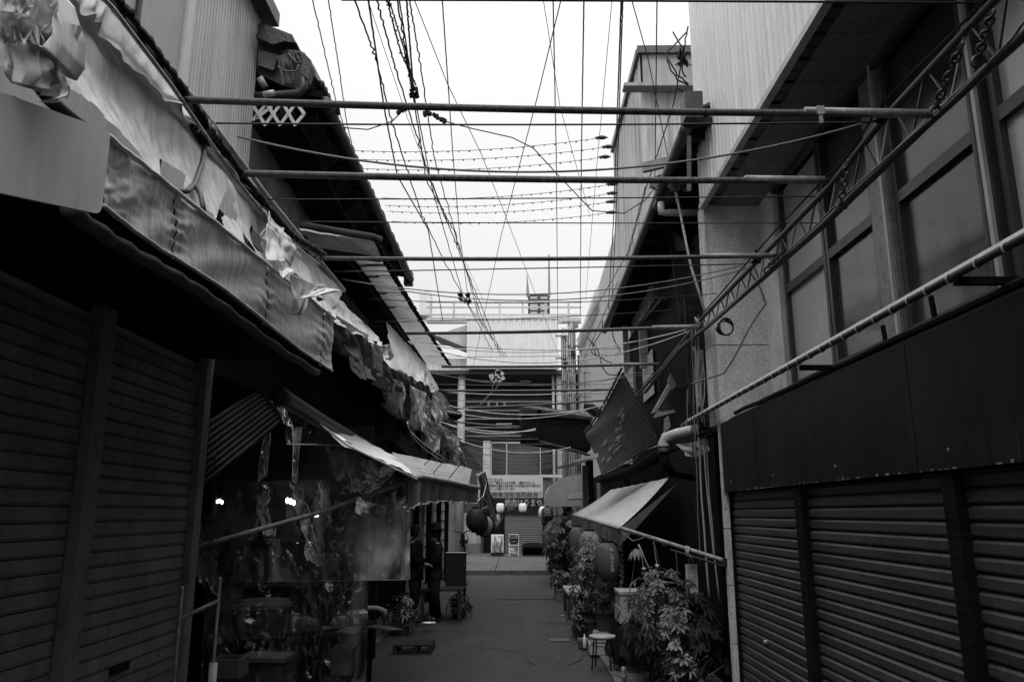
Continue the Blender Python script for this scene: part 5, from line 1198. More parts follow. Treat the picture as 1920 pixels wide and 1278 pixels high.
# loose cable tangle at right roof corner
for i, pts in enumerate([[(1288, 60), (1250, 100), (1252, 120), (1270, 150), (1292, 160), (1270, 140), (1252, 110)], [(1284, 85), (1274, 105), (1282, 140), (1286, 145)], [(1270, 165), (1285, 175), (1292, 190)], [(1262, 60), (1285, 100), (1278, 115)]]):
    P = [atY(x, y, 8.6) for x, y in pts]; q = []
    for k in range(len(P)*6):
        s_ = k/(len(P)*6-1)*(len(P)-1); j = min(int(s_), len(P)-2); q.append(P[j].lerp(P[j+1], s_-j)+V((.02*nz3(k*.4, i, 1), 0, .02*nz3(k*.4, i, 8))))
    top(MB().tube(q, .010, 5), 'loose_cable', 'wire', '%s loose cable loop beside the top corner of the pale ribbed storey' % ORD[i], 'cable', 'loose cable loops at the right roof corner', smooth=True)
b = MB(); random.seed(5)
for j in range(10): p = atY(1280, 112, 8.5); b.tube([p+V((.16*nz3(j, a*.6, 1), .1*nz3(j, a*.6, 5), .2*nz3(j, a*.6, 9))) for a in range(8)], .01, 4)
top(b, 'wire_tangle', 'black', 'dense wire knot at the top corner of the pale ribbed storey', 'wire', smooth=True)
for i, (pts, Y) in enumerate([([(1100, 630), (1120, 660), (1160, 650), (1150, 620)], 13), ([(1110, 640), (1140, 690), (1165, 700)], 13), ([(1130, 600), (1110, 650), (1150, 680)], 13), ([(935, 700), (925, 712), (900, 760)], 22), ([(940, 710), (905, 745), (870, 762)], 20), ([(1395, 500), (1440, 560), (1350, 690), (1300, 720)], 7)]):
    P = [atY(x, y, Y) for x, y in pts]; q = []
    for k in range(25):
        u = k/24; q.append(ip(P, u)+V((.03*math.sin(k*.5), 0, -.08*math.sin(u*3.14)*(Y/10))))
    top(MB().tube(q, .009, 5), 'slack_cable', 'wire' if i < 3 else 'wire_g', ['upper slack cable under the dark right eave', 'middle slack cable under the dark right eave', 'crossed slack cable under the dark right eave', 'thin rod below the pale insulators', 'slanting stay below the pale insulators', 'thin cord slanting across the speckled wing wall'][i], 'cable', smooth=True)
# ------------------------------------------------------------- vinyl covered stall on the left
YV = 7.0
def VP(x, y, Y=YV): return atY(x, y, Y)
st = thing('vinyl_curtain', 'wide clear vinyl curtain hanging across the stall, crumpled and reflecting', 'curtain', VP(580, 1087))
def vc(u, v):   # u right, v down
    p = bil([VP(384, 905), VP(768, 893), VP(768, 1086), VP(384, 1092)], u, v)
    return p+V((0, -.09*nz3(u*3.2, v*1.1, 3)-.05*nz3(u*9, v*2.0, 8)*(1-v*.6)-.02*nz3(u*22, v*9, 1), 0))
MB().grid(vc, 110, 70).build('sheet', 'vinyl', st, smooth=True)
MB().tube([vc(k/60, 1.0) for k in range(61)], .004, 5).build('lower_hem', 'wire_g', st)
MB().tube([vc(1, k/20) for k in range(21)], .003, 5).build('side_hem', 'wire_g', st)
s2 = thing('vinyl_curtain', 'lower clear vinyl sheet reaching the ground in front of the goods', 'curtain', VP(540, 1278, 6.6))
def vd(u, v):
    p = bil([VP(392, 1020, 6.7), VP(690, 1040, 6.9), VP(690, 1300, 6.7), VP(370, 1330, 6.2)], u, v)
    return p+V((0, -.07*nz3(u*4, v*1.4, 13)-.03*nz3(u*14, v*5, 18), 0))
MB().grid(vd, 80, 60).build('sheet', 'vinyl3', s2, smooth=True)
# torn hanging flaps / crumpled strips of vinyl
FL = [([(497, 735), (512, 728), (500, 880), (486, 905)], 'long thin strip of clear vinyl hanging nearest the corrugated panel', .02),
      ([(548, 800), (566, 800), (556, 905), (550, 905)], 'second thin vinyl strip hanging right of the longest', .01),
      ([(545, 905), (566, 915), (610, 1050), (582, 1055)], 'crumpled vinyl strip slanting down across the curtain', .05),
      ([(480, 905), (504, 912), (512, 1010), (490, 1000)], 'crumpled vinyl strip under the lamp', .05),
      ([(610, 832), (650, 845), (640, 905), (630, 905)], 'pointed vinyl flap hanging under the bright sheet', .04),
      ([(598, 905), (616, 908), (618, 985), (604, 960)], 'short curled vinyl sliver in the middle of the curtain', .04),
      ([(640, 842), (745, 880), (690, 925), (650, 920)], 'bunched crumpled vinyl at the top right of the curtain', .08),
      ([(672, 930), (700, 945), (680, 968), (666, 962)], 'small shiny vinyl curl below the awning pole', .04),
      ([(385, 1030), (404, 1030), (408, 1120), (392, 1110)], 'crumpled vinyl edge gathered at the chain', .05),
      ([(362, 950), (392, 1010), (380, 1100), (372, 1050)], 'vinyl fold tied back at the left corner of the stall', .05)]
for i, (c, lb, am) in enumerate(FL):
    Y = YV-.12-.04*i; b = MB()
    patch(b, [VP(x, y, Y-.1*(k % 2)) for k, (x, y) in enumerate(c)], 22, 40, am, 1, am*.7, seed=i*5+1, rag=.12, nsc=7)
    vt_ = thing('vinyl_flap', lb, 'vinyl flap', b.v[0], 'torn vinyl flaps'); b.build('sheet', 'vinyl2', vt_, smooth=True)
    nvv = 41; L0 = [b.v[k]+V((0, -.004, 0)) for k in range(0, nvv)]; L1 = [b.v[22*nvv+k]+V((0, -.004, 0)) for k in range(0, nvv)]
    for e_ in (L0, L1): MB().tube(e_, [.0035*abs(math.sin(k*.21+i))+.0008 for k in range(nvv)], 5).build('edge_highlight', 'wire_w', vt_, smooth=True)  # pale tubes stand in for highlights along the flap edges
# bright triangular vinyl awning sheet along the edge
b = MB(); c = [VP(492, 710, 6.6), VP(528, 735, 6.5), VP(548, 800, 6.4), VP(525, 790, 6.5)]
patch(b, c, 16, 16, .05, 1, .03, seed=2); top(b, 'vinyl_flap', 'vinyl2', 'folded vinyl corner sticking up at the peak of the stall roof', 'vinyl flap', 'torn vinyl flaps', smooth=True)
va = thing('vinyl_awning', 'translucent vinyl awning sheet running down bright toward the striped canopy', 'awning', VP(650, 850, 6.9))
c = [VP(532, 742, 6.4), VP(660, 832, 6.6), VP(650, 834, 6.5), VP(536, 830, 6.4)]
patch(MB(), c, 30, 20, .03, 1, .02, seed=4).build('near_sheet', 'vinyl3', va, smooth=True)
c = [VP(560, 760, 6.9), VP(745, 858, 7.9), VP(782, 898, 7.0), VP(648, 834, 6.1)]
patch(MB(), c, 60, 14, .02, 1, .02, seed=8).build('bright_sheet', 'lan_w', va, smooth=True)
MB().tube([VP(538, 746, 6.42), VP(600, 795, 6.2), VP(650, 833, 6.08), VP(782, 899, 6.98)], .010, 6).build('edge_fold', 'lan_w', va, smooth=True)
MB().tube([VP(538, 832, 6.4), VP(652, 835, 6.5)], .006, 5).build('lower_fold', 'wire_w', va)
for x in (575, 722, 744, 762): MB().box(VP(x, 722+(x-500)*.61+24, 6.4+(x-540)*.003), (.04, .03, .03)).build('clip', 'black', va)
# corrugated gable sheet
b = MB(); corr(b, [VP(483, 728, 6.5), VP(530, 790, 6.5), VP(372, 920, 5.6), VP(372, 800, 5.5)], 9, .012)
top(b, 'corrugated_sheet', 'panel_d', 'dark corrugated roof sheet slanting at the near end of the vinyl stall', 'roof sheet', smooth=True, solid=.004)
top(MB().beam(VP(480, 727, 6.5), VP(531, 793, 6.5), .06, .05), 'roof_edge', 'void', 'black edge board closing the corrugated sheet', 'board')
# pole of the awning
pl = thing('awning_pole', 'long grey pole slanting across the vinyl curtain up to the striped canopy', 'pole', VP(370, 1025, 5.7))
MB().tube([VP(362, 1027, 5.6), VP(600, 960, 6.45), VP(772, 900, 7.05)], .019, 10).build('tube', 'steel', pl, smooth=True)
# chain
ch = thing('chain', 'black hanging chain at the left end of the vinyl curtain', 'chain', VP(400, 1100, 5.6))
A = VP(403, 850, 5.6); B = VP(392, 1098, 5.6)
for k in range(26):
    p = A.lerp(B, k/26); q = A.lerp(B, (k+1.2)/26); s_ = V((.012, 0, 0)) if k % 2 else V((0, .012, 0)); m_ = (p+q)/2
    MB().tube([p, (p+m_)/2+s_, (q+m_)/2+s_, q, (q+m_)/2-s_, (p+m_)/2-s_, p], .0035, 4).build('link', 'iron', ch)
# interior: lamps, tables, goods
for i, (x, y, Y, r) in enumerate([(412, 940, 9.6 if 0 else 8.2, .035), (545, 940, 8.2, .05), (592, 965, 8.3, .03)]):
    p = VP(x, y, Y); lp = thing('lamp', ['glowing bulb at the left end of the stall', 'brightest glowing bulb behind the vinyl curtain', 'faint small bulb half hidden by the pole'][i], 'lamp', p, 'bulbs lighting the stall')
    for k in range(3):
        c_ = p+V((-r*.7+r*.7*k, 0, r*.25*math.sin(k*2+i))); MB().lathe([(r*.12, -r*.55), (r*.32, -r*.3), (r*.32, r*.4), (r*.12, r*.6)], c_, 10).build('bulb', 'lamp', lp, smooth=True)
    MB().lathe([(.02, 0), (.03, .05)], p+V((0, 0, r)), 10).build('socket', 'ink', lp); MB().tube([p+V((0, 0, r+.05)), V((p.x, p.y, 2.6))], .004, 4).build('flex', 'black', lp)
def table(lb, x0, y0, x1, y1, h, m='void'):
    t = thing('table', lb, 'table', ((x0+x1)/2, (y0+y1)/2, 0)); MB().bb((x0, y0, h-.04), (x1, y1, h)).build('table_top', m, t)
    for a in (x0+.05, x1-.05):
        for c_ in (y0+.05, y1-.05): MB().bb((a-.025, c_-.025, 0), (a+.025, c_+.025, h-.042)).build('leg', m, t)
    return t
table('low wooden stall table with scattered papers behind the vinyl', -2.6, 7.3, -1.45, 8.4, .62)
table('second stall table nearer the alley edge with boxes under it', -2.1, 5.9, -1.5, 6.5, .35)
random.seed(11)
for i, (x, y, lb) in enumerate([(560, 1168, 'long pale bundle of papers lying on the stall table'), (610, 1178, 'flat pale paper at the right of the stall table'), (575, 1190, 'second sheet lying aslant on the stall table'), (640, 1205, 'pale sheet at the front corner of the stall table')]):
    p = atZ(x, y, .66) if False else V((-2.1+.28*i, 7.5+.15*(i % 2), .64)); b = MB(); rot = Matrix.Rotation(i*.8, 3, 'Z')
    patch(b, [p+rot@V((-.2, -.08, 0)), p+rot@V((.2, -.08, .01)), p+rot@V((.2, .08, .0)), p+rot@V((-.2, .08, .02))], 10, 8, .012, seed=i); top(b, 'paper_bundle', 'card', lb, 'paper', smooth=True, solid=.012)
def crate(x, y, z, sx, sy, sz, m, lb, lid=None, name='box'):
    t = thing(name, lb, 'box', (x, y, z)); th = .015
    q = MB(); q.bb((x-sx/2, y-sy/2, z), (x+sx/2, y+sy/2, z+th))
    q.bb((x-sx/2, y-sy/2, z+th), (x-sx/2+th, y+sy/2, z+sz)); q.bb((x+sx/2-th, y-sy/2, z+th), (x+sx/2, y+sy/2, z+sz))
    q.bb((x-sx/2+th, y-sy/2, z+th), (x+sx/2-th, y-sy/2+th, z+sz)); q.bb((x-sx/2+th, y+sy/2-th, z+th), (x+sx/2-th, y+sy/2, z+sz)); q.build('body', m, t)
    if lid: MB().bb((x-sx/2-.012, y-sy/2-.012, z+sz+.002), (x+sx/2+.012, y+sy/2+.012, z+sz+.035)).build('lid', lid, t)
    return t
p = VP(470, 1192, 6.9); crate(p.x, 7.2, .64, .42, .3, .24, 'dimbox', 'dim cardboard box on the stall table at left', 'card')
p = VP(490, 1225, 6.4); crate(p.x, 6.55, .36, .36, .28, .2, 'dimbox', 'lower cardboard box standing before the stall table', 'card')
p = atY(430, 1245, 5.6); crate(p.x, 5.6, .62, .2, .2, .12, 'card', 'small pale basket by the thin upright rods', None, 'basket')
p = VP(640, 1235, 6.5); crate(p.x, 6.6, .45, .16, .2, .2, 'dimbox', 'small grey tub at the front of the stall')
crate(-1.95, 6.1, .0, .5, .4, .34, 'pot', 'dark crate under the stall table')
pil = thing('round_basket', 'pale round tub with dark rim inside the stall behind the crumpled vinyl', 'basket', VP(475, 1180, 7.6))
MB().lathe([(.16, 0), (.22, .22), (.235, .22), (.235, .25), (.2, .25)], V((VP(475, 1190, 7.5).x, 7.75, .64)), 20).build('tub', 'card', pil, smooth=True)
random.seed(21)
for i in range(16):
    x = random.uniform(-2.35, -1.55); y = random.uniform(7.35, 8.2); b = MB(); h = random.uniform(.05, .14)
    b.grid(lambda u, v: (x+(.09+.02*nz3(u*3, v*3, i))*math.cos(u*6.283)*math.sin(v*3.14)**.6, y+.06*math.sin(u*6.283)*math.sin(v*3.14)**.6, .64+h*(.5-.5*math.cos(v*3.14))+.012*nz3(u*5, v*5, i)), 14, 8)
    top(b, 'packet', ['card', 'lan_m', 'vinyl2', 'dimbox'][i % 4], ['small cardboard packet heaped on the stall table', 'small pale packet heaped on the stall table', 'small shiny plastic packet heaped on the stall table', 'small dark packet heaped on the stall table'][i % 4], 'packet', 'packets heaped on the stall table', smooth=True)
# shelf with bottles at the back of the stall
sf = thing('shelf', 'dim shelf unit standing at the back of the stall behind the vinyl', 'shelf', (-3.2, 8.45, 0))
for z in (.5, .95, 1.4): MB().bb((-4.4, 8.3, z), (-2.0, 8.58, z+.03)).build('board', 'wood_d', sf)
for x in (-4.4, -3.2, -2.03): MB().bb((x, 8.3, 0), (x+.03, 8.58, 1.9)).build('upright', 'wood_d', sf)
for i in range(22):
    x = random.uniform(-4.0, -2.1); z = random.choice([.533, .983, 1.433]); r = random.uniform(.025, .05); h = random.uniform(.12, .26)
    top(MB().lathe([(r, 0), (r, h*.65), (r*.4, h*.8), (r*.4, h)], (x, 8.44, z), 10), 'bottle', random.choice(['dimbox', 'lan_m', 'glass_n', 'card']), 'dim bottle among those on the shelf at the back of the stall', 'bottle', 'bottles on the stall shelf', smooth=True)
# thin upright rods near the shutter
fr2 = thing('rod_stand', 'pair of thin upright rods joined by a crossbar before the left shutter', 'stand', (-1.8, 4.6, 0))
A0 = atX(342, 1102, -1.95); A1 = atY(413, 1084, A0.y+.25)
for a, x in ((A0, 327), (A1, 402)):
    MB().tube([a, V((a.x, a.y, 0))], .009, 8).build('rod', 'steel', fr2, smooth=True)
    MB().lathe([(.003, .012), (.010, .0)], a, 8).build('rod_tip', 'white', fr2)
MB().tube([A0-V((0, 0, .17)), A1-V((0, 0, .13))], .013, 8).build('crossbar', 'steel', fr2, smooth=True)
MB().tube([V((A1.x, A1.y, atY(402, 1242, A1.y).z)), V((A1.x, A1.y, .3))], .024, 10).build('sleeve', 'white', fr2, smooth=True)

# ------------------------------------------------------------- people (skin-modifier bodies)
def person(label, base, face, hgt, hat=True, seed=0):
    """standing figure; face = heading angle (0 looks along -Y)"""
    t = thing('person', label, 'person', base); s_ = hgt/1.6; rot = Matrix.Rotation(face, 3, 'Z'); base = V(base)
    def W(p): return rot @ (V(p)*s_)
    J = {'pel': (0, 0, .86), 'sp': (0, 0, 1.02), 'ch': (0, .02, 1.20), 'nk': (0, 0, 1.33), 'n2': (0, -.01, 1.38), 'hd': (0, -.02, 1.45), 'ht': (0, -.01, 1.54),
         'sl': (-.15, .02, 1.29), 'el': (-.21, -.02, 1.05), 'wl': (-.15, -.20, .96), 'hl': (-.11, -.27, .95), 'sr': (.15, .02, 1.29), 'er': (.21, .02, 1.05), 'wr': (.17, -.16, .93), 'hr': (.14, -.23, .91),
         'pl': (-.085, 0, .82), 'kl': (-.09, -.03, .46), 'al': (-.09, .02, .09), 'tl': (-.09, -.13, .035), 'pr': (.085, 0, .82), 'kr': (.095, .0, .46), 'ar': (.10, .05, .09), 'trr': (.11, -.10, .035)}
    for h, sg in (('hl', -1), ('hr', 1)):
        hx, hy, hz = J[h]
        for f in range(4):
            o = (-.024+.016*f); J[h+'a%d' % f] = (hx+o, hy-.045-(.006 if f in (1, 2) else 0), hz-.012); J[h+'b%d' % f] = (hx+o*.9, hy-.068+.004*f, hz-.045)
        J[h+'t'] = (hx-sg*.034, hy-.02, hz+.012); J[h+'u'] = (hx-sg*.040, hy-.05, hz+.004)
    E = [('pel', 'sp'), ('sp', 'ch'), ('ch', 'nk'), ('nk', 'n2'), ('n2', 'hd'), ('hd', 'ht'), ('ch', 'sl'), ('sl', 'el'), ('el', 'wl'), ('wl', 'hl'), ('ch', 'sr'), ('sr', 'er'), ('er', 'wr'), ('wr', 'hr'),
         ('pel', 'pl'), ('pl', 'kl'), ('kl', 'al'), ('al', 'tl'), ('pel', 'pr'), ('pr', 'kr'), ('kr', 'ar'), ('ar', 'trr')]
    for h in ('hl', 'hr'):
        for f in range(4): E += [(h, h+'a%d' % f), (h+'a%d' % f, h+'b%d' % f)]
        E += [(h, h+'t'), (h+'t', h+'u')]
    Rd = {'pel': (.13, .10), 'sp': (.12, .09), 'ch': (.14, .10), 'nk': (.055, .055), 'n2': (.05, .05), 'hd': (.078, .088), 'ht': (.062, .072), 'sl': .055, 'sr': .055, 'el': .04, 'er': .04, 'wl': .026, 'wr': .026, 'hl': (.036, .018), 'hr': (.036, .018),
          'pl': .085, 'pr': .085, 'kl': .055, 'kr': .055, 'al': .036, 'ar': .036, 'tl': .034, 'trr': .034}
    ks = list(J); me = bpy.data.meshes.new('person_body'); me.from_pydata([W(J[k]) for k in ks], [(ks.index(a), ks.index(b_)) for a, b_ in E], [])
    o = bpy.data.objects.new('body', me); C.objects.link(o); o.parent = t; me.materials.append(M['skin'])
    md = o.modifiers.new('skin', 'SKIN'); md.use_smooth_shade = True
    for i, k in enumerate(ks):
        r = Rd.get(k, .009); r = r if isinstance(r, tuple) else (r, r); me.skin_vertices[0].data[i].radius = (r[0]*s_, r[1]*s_); me.skin_vertices[0].data[i].use_root = (k == 'pel')
    o.modifiers.new('sub', 'SUBSURF').levels = 1; o.modifiers[-1].render_levels = 2
    def P(p): return base+W(p)
    # clothes: slightly larger tubes following the body
    b = MB()
    def ring(z, rx, ry, cy=0): return [P((rx*math.cos(a*math.pi/10), cy+ry*math.sin(a*math.pi/10), z)) for a in range(20)]
    secs = [ring(.70, .19, .15), ring(.9, .175, .135), ring(1.05, .165, .125), ring(1.22, .185, .13, .01), ring(1.30, .16, .11, .01), ring(1.345, .075, .07)]
    k0 = len(b.v); b.v += [p for s in secs for p in s]
    for i in range(len(secs)-1):
        for j in range(20): a_ = k0+i*20+j; c_ = k0+i*20+(j+1) % 20; b.f.append([a_, c_, c_+20, a_+20])
    for q in (('sl', 'el', 'wl'), ('sr', 'er', 'wr')): b.tube([P(J[k]) for k in q], [.075*s_, .062*s_, .048*s_], 12)
    b.build('coat', 'coat', t, smooth=True)
    b = MB()
    for q in (('pl', 'kl', 'al'), ('pr', 'kr', 'ar')): b.tube([P(J[k]) for k in q], [.105*s_, .078*s_, .066*s_], 12)
    b.build('trousers', 'trous', t, smooth=True)
    for q in ('tl', 'trr'):
        x, y, z = J[q]; MB().tube([P((x, y+.16, .04)), P((x, y+.04, .045)), P((x, y-.03, .035))], [.038*s_, .045*s_, .04*s_], 10).build('shoe', 'ink', t, smooth=True)
    # face and hair
    MB().tube([P((0, -.105, 1.47)), P((0, -.122, 1.45))], [.009*s_, .014*s_], 8).build('nose', 'skin', t, smooth=True)
    for sx in (-1, 1):
        MB().lathe([(.002, -.008), (.010, 0), (.002, .008)], P((sx*.03, -.103, 1.478)), 8).build('eye', 'ink', t)
        MB().lathe([(.004, -.025), (.014, 0), (.004, .025)], P((sx*.08, -.015, 1.46)), 8).build('ear', 'skin', t, smooth=True)
    MB().beam(P((-.022, -.102, 1.42)), P((.022, -.102, 1.42)), .006, .006).build('mouth', 'ink', t)
    MB().lathe([(.085*s_, -.07), (.098*s_, 0), (.09*s_, .06), (.05*s_, .10), (.005, .11)], P((0, .012, 1.49)), 16).build('hair', 'ink', t, smooth=True)
    if hat:
        MB().lathe([(.165*s_, -.008), (.16*s_, .004), (.10*s_, .014), (.095*s_, .07), (.08*s_, .10), (.01, .105)], P((0, -.0, 1.545)), 20).build('hat', 'coat', t, smooth=True)
    return t
p = atZ(820, 1166, 0); person('person in a dark brimmed hat and long dark coat standing sideways by the stall', (p.x-.06, p.y, 0), R(-75), 1.5)
p = atY(769, 1150, 12.9); person('person in dark clothes without a hat standing half hidden behind the vinyl curtain', (p.x+.06, 12.9, 0), R(80), 1.52, hat=False)
# low table with dark board and potted plant behind the person
table('narrow metal table with a dark board standing on the left side of the alley', atZ(836, 1120, 0).x-.1, 12.9, atZ(873, 1150, 0).x+.02, 14.2, .52, 'iron')
p = atY(855, 1066, 13.4); t = thing('dark_board', 'black rectangular board with a pale top edge standing on the narrow table', 'board', (p.x, 13.4, .55))
A = atY(836, 1036, 13.4); B = atY(874, 1068, 13.4); MB().bb((A.x, 13.4, .525), (B.x, 13.45, A.z)).build('panel', 'ink', t); MB().bb((A.x, 13.39, A.z), (B.x, 13.46, A.z+.012)).build('top_edge', 'white', t)

# ------------------------------------------------------------- plants
def leafquad(b, o, d, ln, wd, droop, up=V((0, 0, 1))):
    d = d.normalized(); s_ = d.cross(up)
    s_ = s_.normalized() if s_.length > 1e-3 else V((1, 0, 0)); q = []
    n_ = s_.cross(d)
    for t_, w_ in ((0, .08), (.3, .8), (.6, 1), (.85, .6), (1, .05)):
        c_ = o+d*ln*t_-V((0, 0, 1))*droop*ln*t_*t_
        q.append((c_-s_*wd*w_/2+n_*wd*.15*w_, c_, c_+s_*wd*w_/2+n_*wd*.15*w_))
    k = len(b.v); b.v += [x for r_ in q for x in r_]
    for i in range(4):
        a = k+i*3; b.f += [[a, a+1, a+4, a+3], [a+1, a+2, a+5, a+4]]
def rosette(b, o, ax, n, ln, wd):
    ax = ax.normalized(); u = ax.orthogonal().normalized(); w_ = ax.cross(u); ph = random.random()*6
    for i in range(n):
        a = ph+i*2*math.pi/n; d = (u*math.cos(a)+w_*math.sin(a))*.9+ax*.25
        leafquad(b, o+d*.015, d, ln*random.uniform(.5, 1.15), wd*random.uniform(.7, 1.15), random.uniform(.15, .8), ax)
def bush(label, c_, rad, nros, m, group=None, ln=.11, wd=.045, name='bush', cat='plant', pot=None, potr=.18, poth=.3, seed=0, nl=7, base=0):
    random.seed(seed); c_ = V(c_); t = thing(name, label, cat, (c_.x, c_.y, base), group); b = MB(); st_ = MB()
    root = V((c_.x, c_.y, base+(poth if pot else 0)))
    for i in range(nros):
        while True:
            v = V((random.uniform(-1, 1), random.uniform(-1, 1), random.uniform(-1, 1)))
            if .35 < v.length < 1: break
        if nz3(v.x*2.2+seed, v.y*2.2, v.z*2.2) > .18: continue
        v = v*(1+.35*nz3(v.x*3+seed, v.y*3, v.z*3))
        o = c_+V((v.x*rad[0], v.y*rad[1], v.z*rad[2])); ax = V((v.x, v.y-.25, v.z*.6+.45))
        rosette(b, o, ax, nl, ln, wd)
        if i % 3 == 0: mid = root.lerp(o, .5)+V((random.uniform(-.05, .05), 0, .06)); st_.tube([root, mid, o], [.012, .008, .003], 5)
    b.build('foliage', m, t, smooth=True); st_.build('stem', 'stem', t)
    if pot:
        MB().lathe([(potr*.7, 0), (potr*.95, poth*.85), (potr*1.08, poth*.85), (potr*1.08, poth), (potr*.9, poth), (potr*.85, poth*.93), (.01, poth*.93)], (c_.x, c_.y, base), 22).build('pot', pot, t, smooth=False)
    return t
p = atY(1265, 1190, 8.0)
bush('large glossy umbrella plant with whorled variegated leaves by the corner strip', (p.x+.02, 8.2, .60), (.47, .62, .52), 520, 'leaf_v', None, .088, .042, 'umbrella_plant', 'plant', 'pot', .2, .3, 3)
bush('lower dark shoots of foliage at the foot of the umbrella plant', (1.62, 7.75, .28), (.36, .25, .3), 90, 'leaf', None, .09, .04, 'shrub', 'plant', None, seed=6)
bush('dark small leaved shrub in a tall pot on the right pavement', (atY(1110, 1150, 11).x, 11.3, .72), (.30, .34, .62), 170, 'leaf', 'potted plants on the right', .07, .03, 'potted_plant', 'plant', 'pot', .17, .28, 9)
bush('dark shrub in a ribbed pot standing on a pale upturned planter', (atY(1133, 1150, 10.6).x, 10.5, .95), (.24, .26, .46), 120, 'leaf', 'potted plants on the right', .07, .03, 'potted_plant', 'plant', 'pot', .15, .26, 12, base=.23)
b = MB().lathe([(.12, 0), (.13, .16), (.165, .17), (.17, .2), (.16, .225), (.02, .228)], (atY(1133, 1150, 10.6).x, 10.5, 0), 22); top(b, 'planter', 'pot_l', 'pale upturned planter under the ribbed pot', 'planter', smooth=False)
bush('low leafy plant spilling over the road edge', (atY(1085, 1160, 11.6).x, 11.3, .28), (.15, .2, .18), 40, 'leaf_v', 'potted plants on the right', .09, .045, 'potted_plant', 'plant', 'pot', .1, .14, 15)
bush('big dark mass of leaves at the far right corner of the alley', (atY(1045, 1030, 20).x+.15, 20.5, .95), (.55, .6, .75), 330, 'leaf', None, .12, .06, 'shrub', 'plant', None, seed=18)
bush('climbing foliage hanging below the rounded awning', (atY(1056, 985, 20).x+.1, 20.1, 1.75), (.14, .2, .5), 60, 'leaf', None, .09, .045, 'climbing_plant', 'plant', None, seed=21, base=1.2)
bush('small pale flowering plant in a white pot beyond the bench', (atY(1050, 1080, 16).x, 16.2, .42), (.2, .2, .16), 36, 'leaf_v', 'potted plants on the right', .08, .04, 'potted_plant', 'plant', 'pot_l', .13, .22, 24)
bush('second small plant in a white pot right of the pale flowering one', (atY(1066, 1075, 15.6).x, 15.3, .45), (.16, .16, .16), 30, 'leaf', 'potted plants on the right', .07, .035, 'potted_plant', 'plant', 'pot_l', .12, .22, 27)
bush('speckled plant with pale flowers beside the bench, leaning over the lanterns', (atY(1096, 1085, 13).x, 12.6, 1.02), (.28, .3, .42), 130, 'leaf_v', 'potted plants on the right', .06, .025, 'potted_plant', 'plant', 'pot', .15, .3, 30)
bush('potted plant under the narrow table on the left', (atY(862, 1100, 13.6).x, 13.5, .25), (.2, .28, .2), 60, 'leaf', None, .08, .03, 'potted_plant', 'plant', 'pot', .12, .12, 33)
bush('dim potted plant with a pale flower at the feet of the hatted person', (atZ(775, 1180, 0).x-.1, 11.6, .3), (.3, .3, .26), 70, 'leaf', None, .09, .035, 'potted_plant', 'plant', 'pot', .15, .16, 36)
# tall dried flower stalks behind the umbrella plant
ds = thing('dried_flowers', 'dried round flower head on a leaning cane with small heart shaped seed pods', 'plant', (1.5, 8.8, 0))
MB().tube([atY(1197, 1020, 8.7), atY(1210, 1050, 8.7), atY(1238, 1108, 8.7), V((atY(1245, 1120, 8.7).x, 8.7, .4))], .010, 6).build('cane', 'wood_l', ds, smooth=True)
b = MB(); c_ = atY(1193, 1037, 8.6)
for i in range(13):
    a = i*2*math.pi/13; leafquad(b, c_+V((0, 0, .05)), V((math.cos(a), math.sin(a), -.2)), .10, .035, 1.0)
b.build('flower_head', 'dry', ds, smooth=True)
for (x, y, x1, y1) in ((1207, 1066, 1204, 1048), (1232, 1060, 1225, 1016)):
    b = MB().lathe([(.003, -.03), (.022, .0), (.018, .015), (.003, .012)], atY(x, y, 8.6), 8); b.tube([atY(x, y, 8.6), atY(x1, y1, 8.6)], .003, 4); b.build('seed_pod', 'lan_w', ds)
for i, (x0, y0, x1, y1) in enumerate([(1226, 1014, 1246, 1105), (1267, 1030, 1271, 1100), (1190, 1050, 1180, 1112)]):
    MB().tube([atY(x0, y0, 8.7), atY((x0+x1)/2+1, (y0+y1)/2, 8.7), atY(x1, y1, 8.7)], .006, 5).build('cane', 'stem', ds)
b = MB(); random.seed(8)
for i in range(14):
    p = atY(1285, 1098, 8.5); a = V((random.uniform(-.27, .02), .02*i, random.uniform(-.02, .17))); b.tube([p, p+a*.5+V((0, 0, .02)), p+a], [.005, .004, .0015], 5)
top(b, 'twigs', 'dry', 'pale bare twigs rising left of the wooden plaque', 'twigs')

# ------------------------------------------------------------- stool, bench, boxes, covered table on the right
p = atZ(1130, 1262, .04)
sx_, sy_ = 1.0+.02, atZ(1135, 1258, .03).y
stl = thing('stool', 'round topped stool with thin dark legs standing on the right pavement', 'stool', (p.x+.02, sy_+.05, 0))
hs = .40; cx_, cy_ = atY(1130, 1192, sy_+.1).x, sy_+.12; zst = atY(1130, 1190, cy_).z
MB().lathe([(.02, zst-.03), (.135, zst-.03), (.148, zst-.015), (.145, zst), (.02, zst+.003)], (cx_, cy_, 0), 28).build('seat', 'foam', stl, smooth=True)
for a in range(4):
    an = a*math.pi/2+.5; d = V((math.cos(an), math.sin(an), 0)); MB().tube([V((cx_, cy_, zst-.03))+d*.10, V((cx_, cy_, zst-.06))+d*.115, V((cx_, cy_, .035))+d*.15], .009, 7).build('leg', 'iron', stl, smooth=True)
MB().tube([V((cx_+.125*math.cos(a*.4), cy_+.125*math.sin(a*.4), zst-.10)) for a in range(17)], .006, 5).build('ring_brace', 'iron', stl)
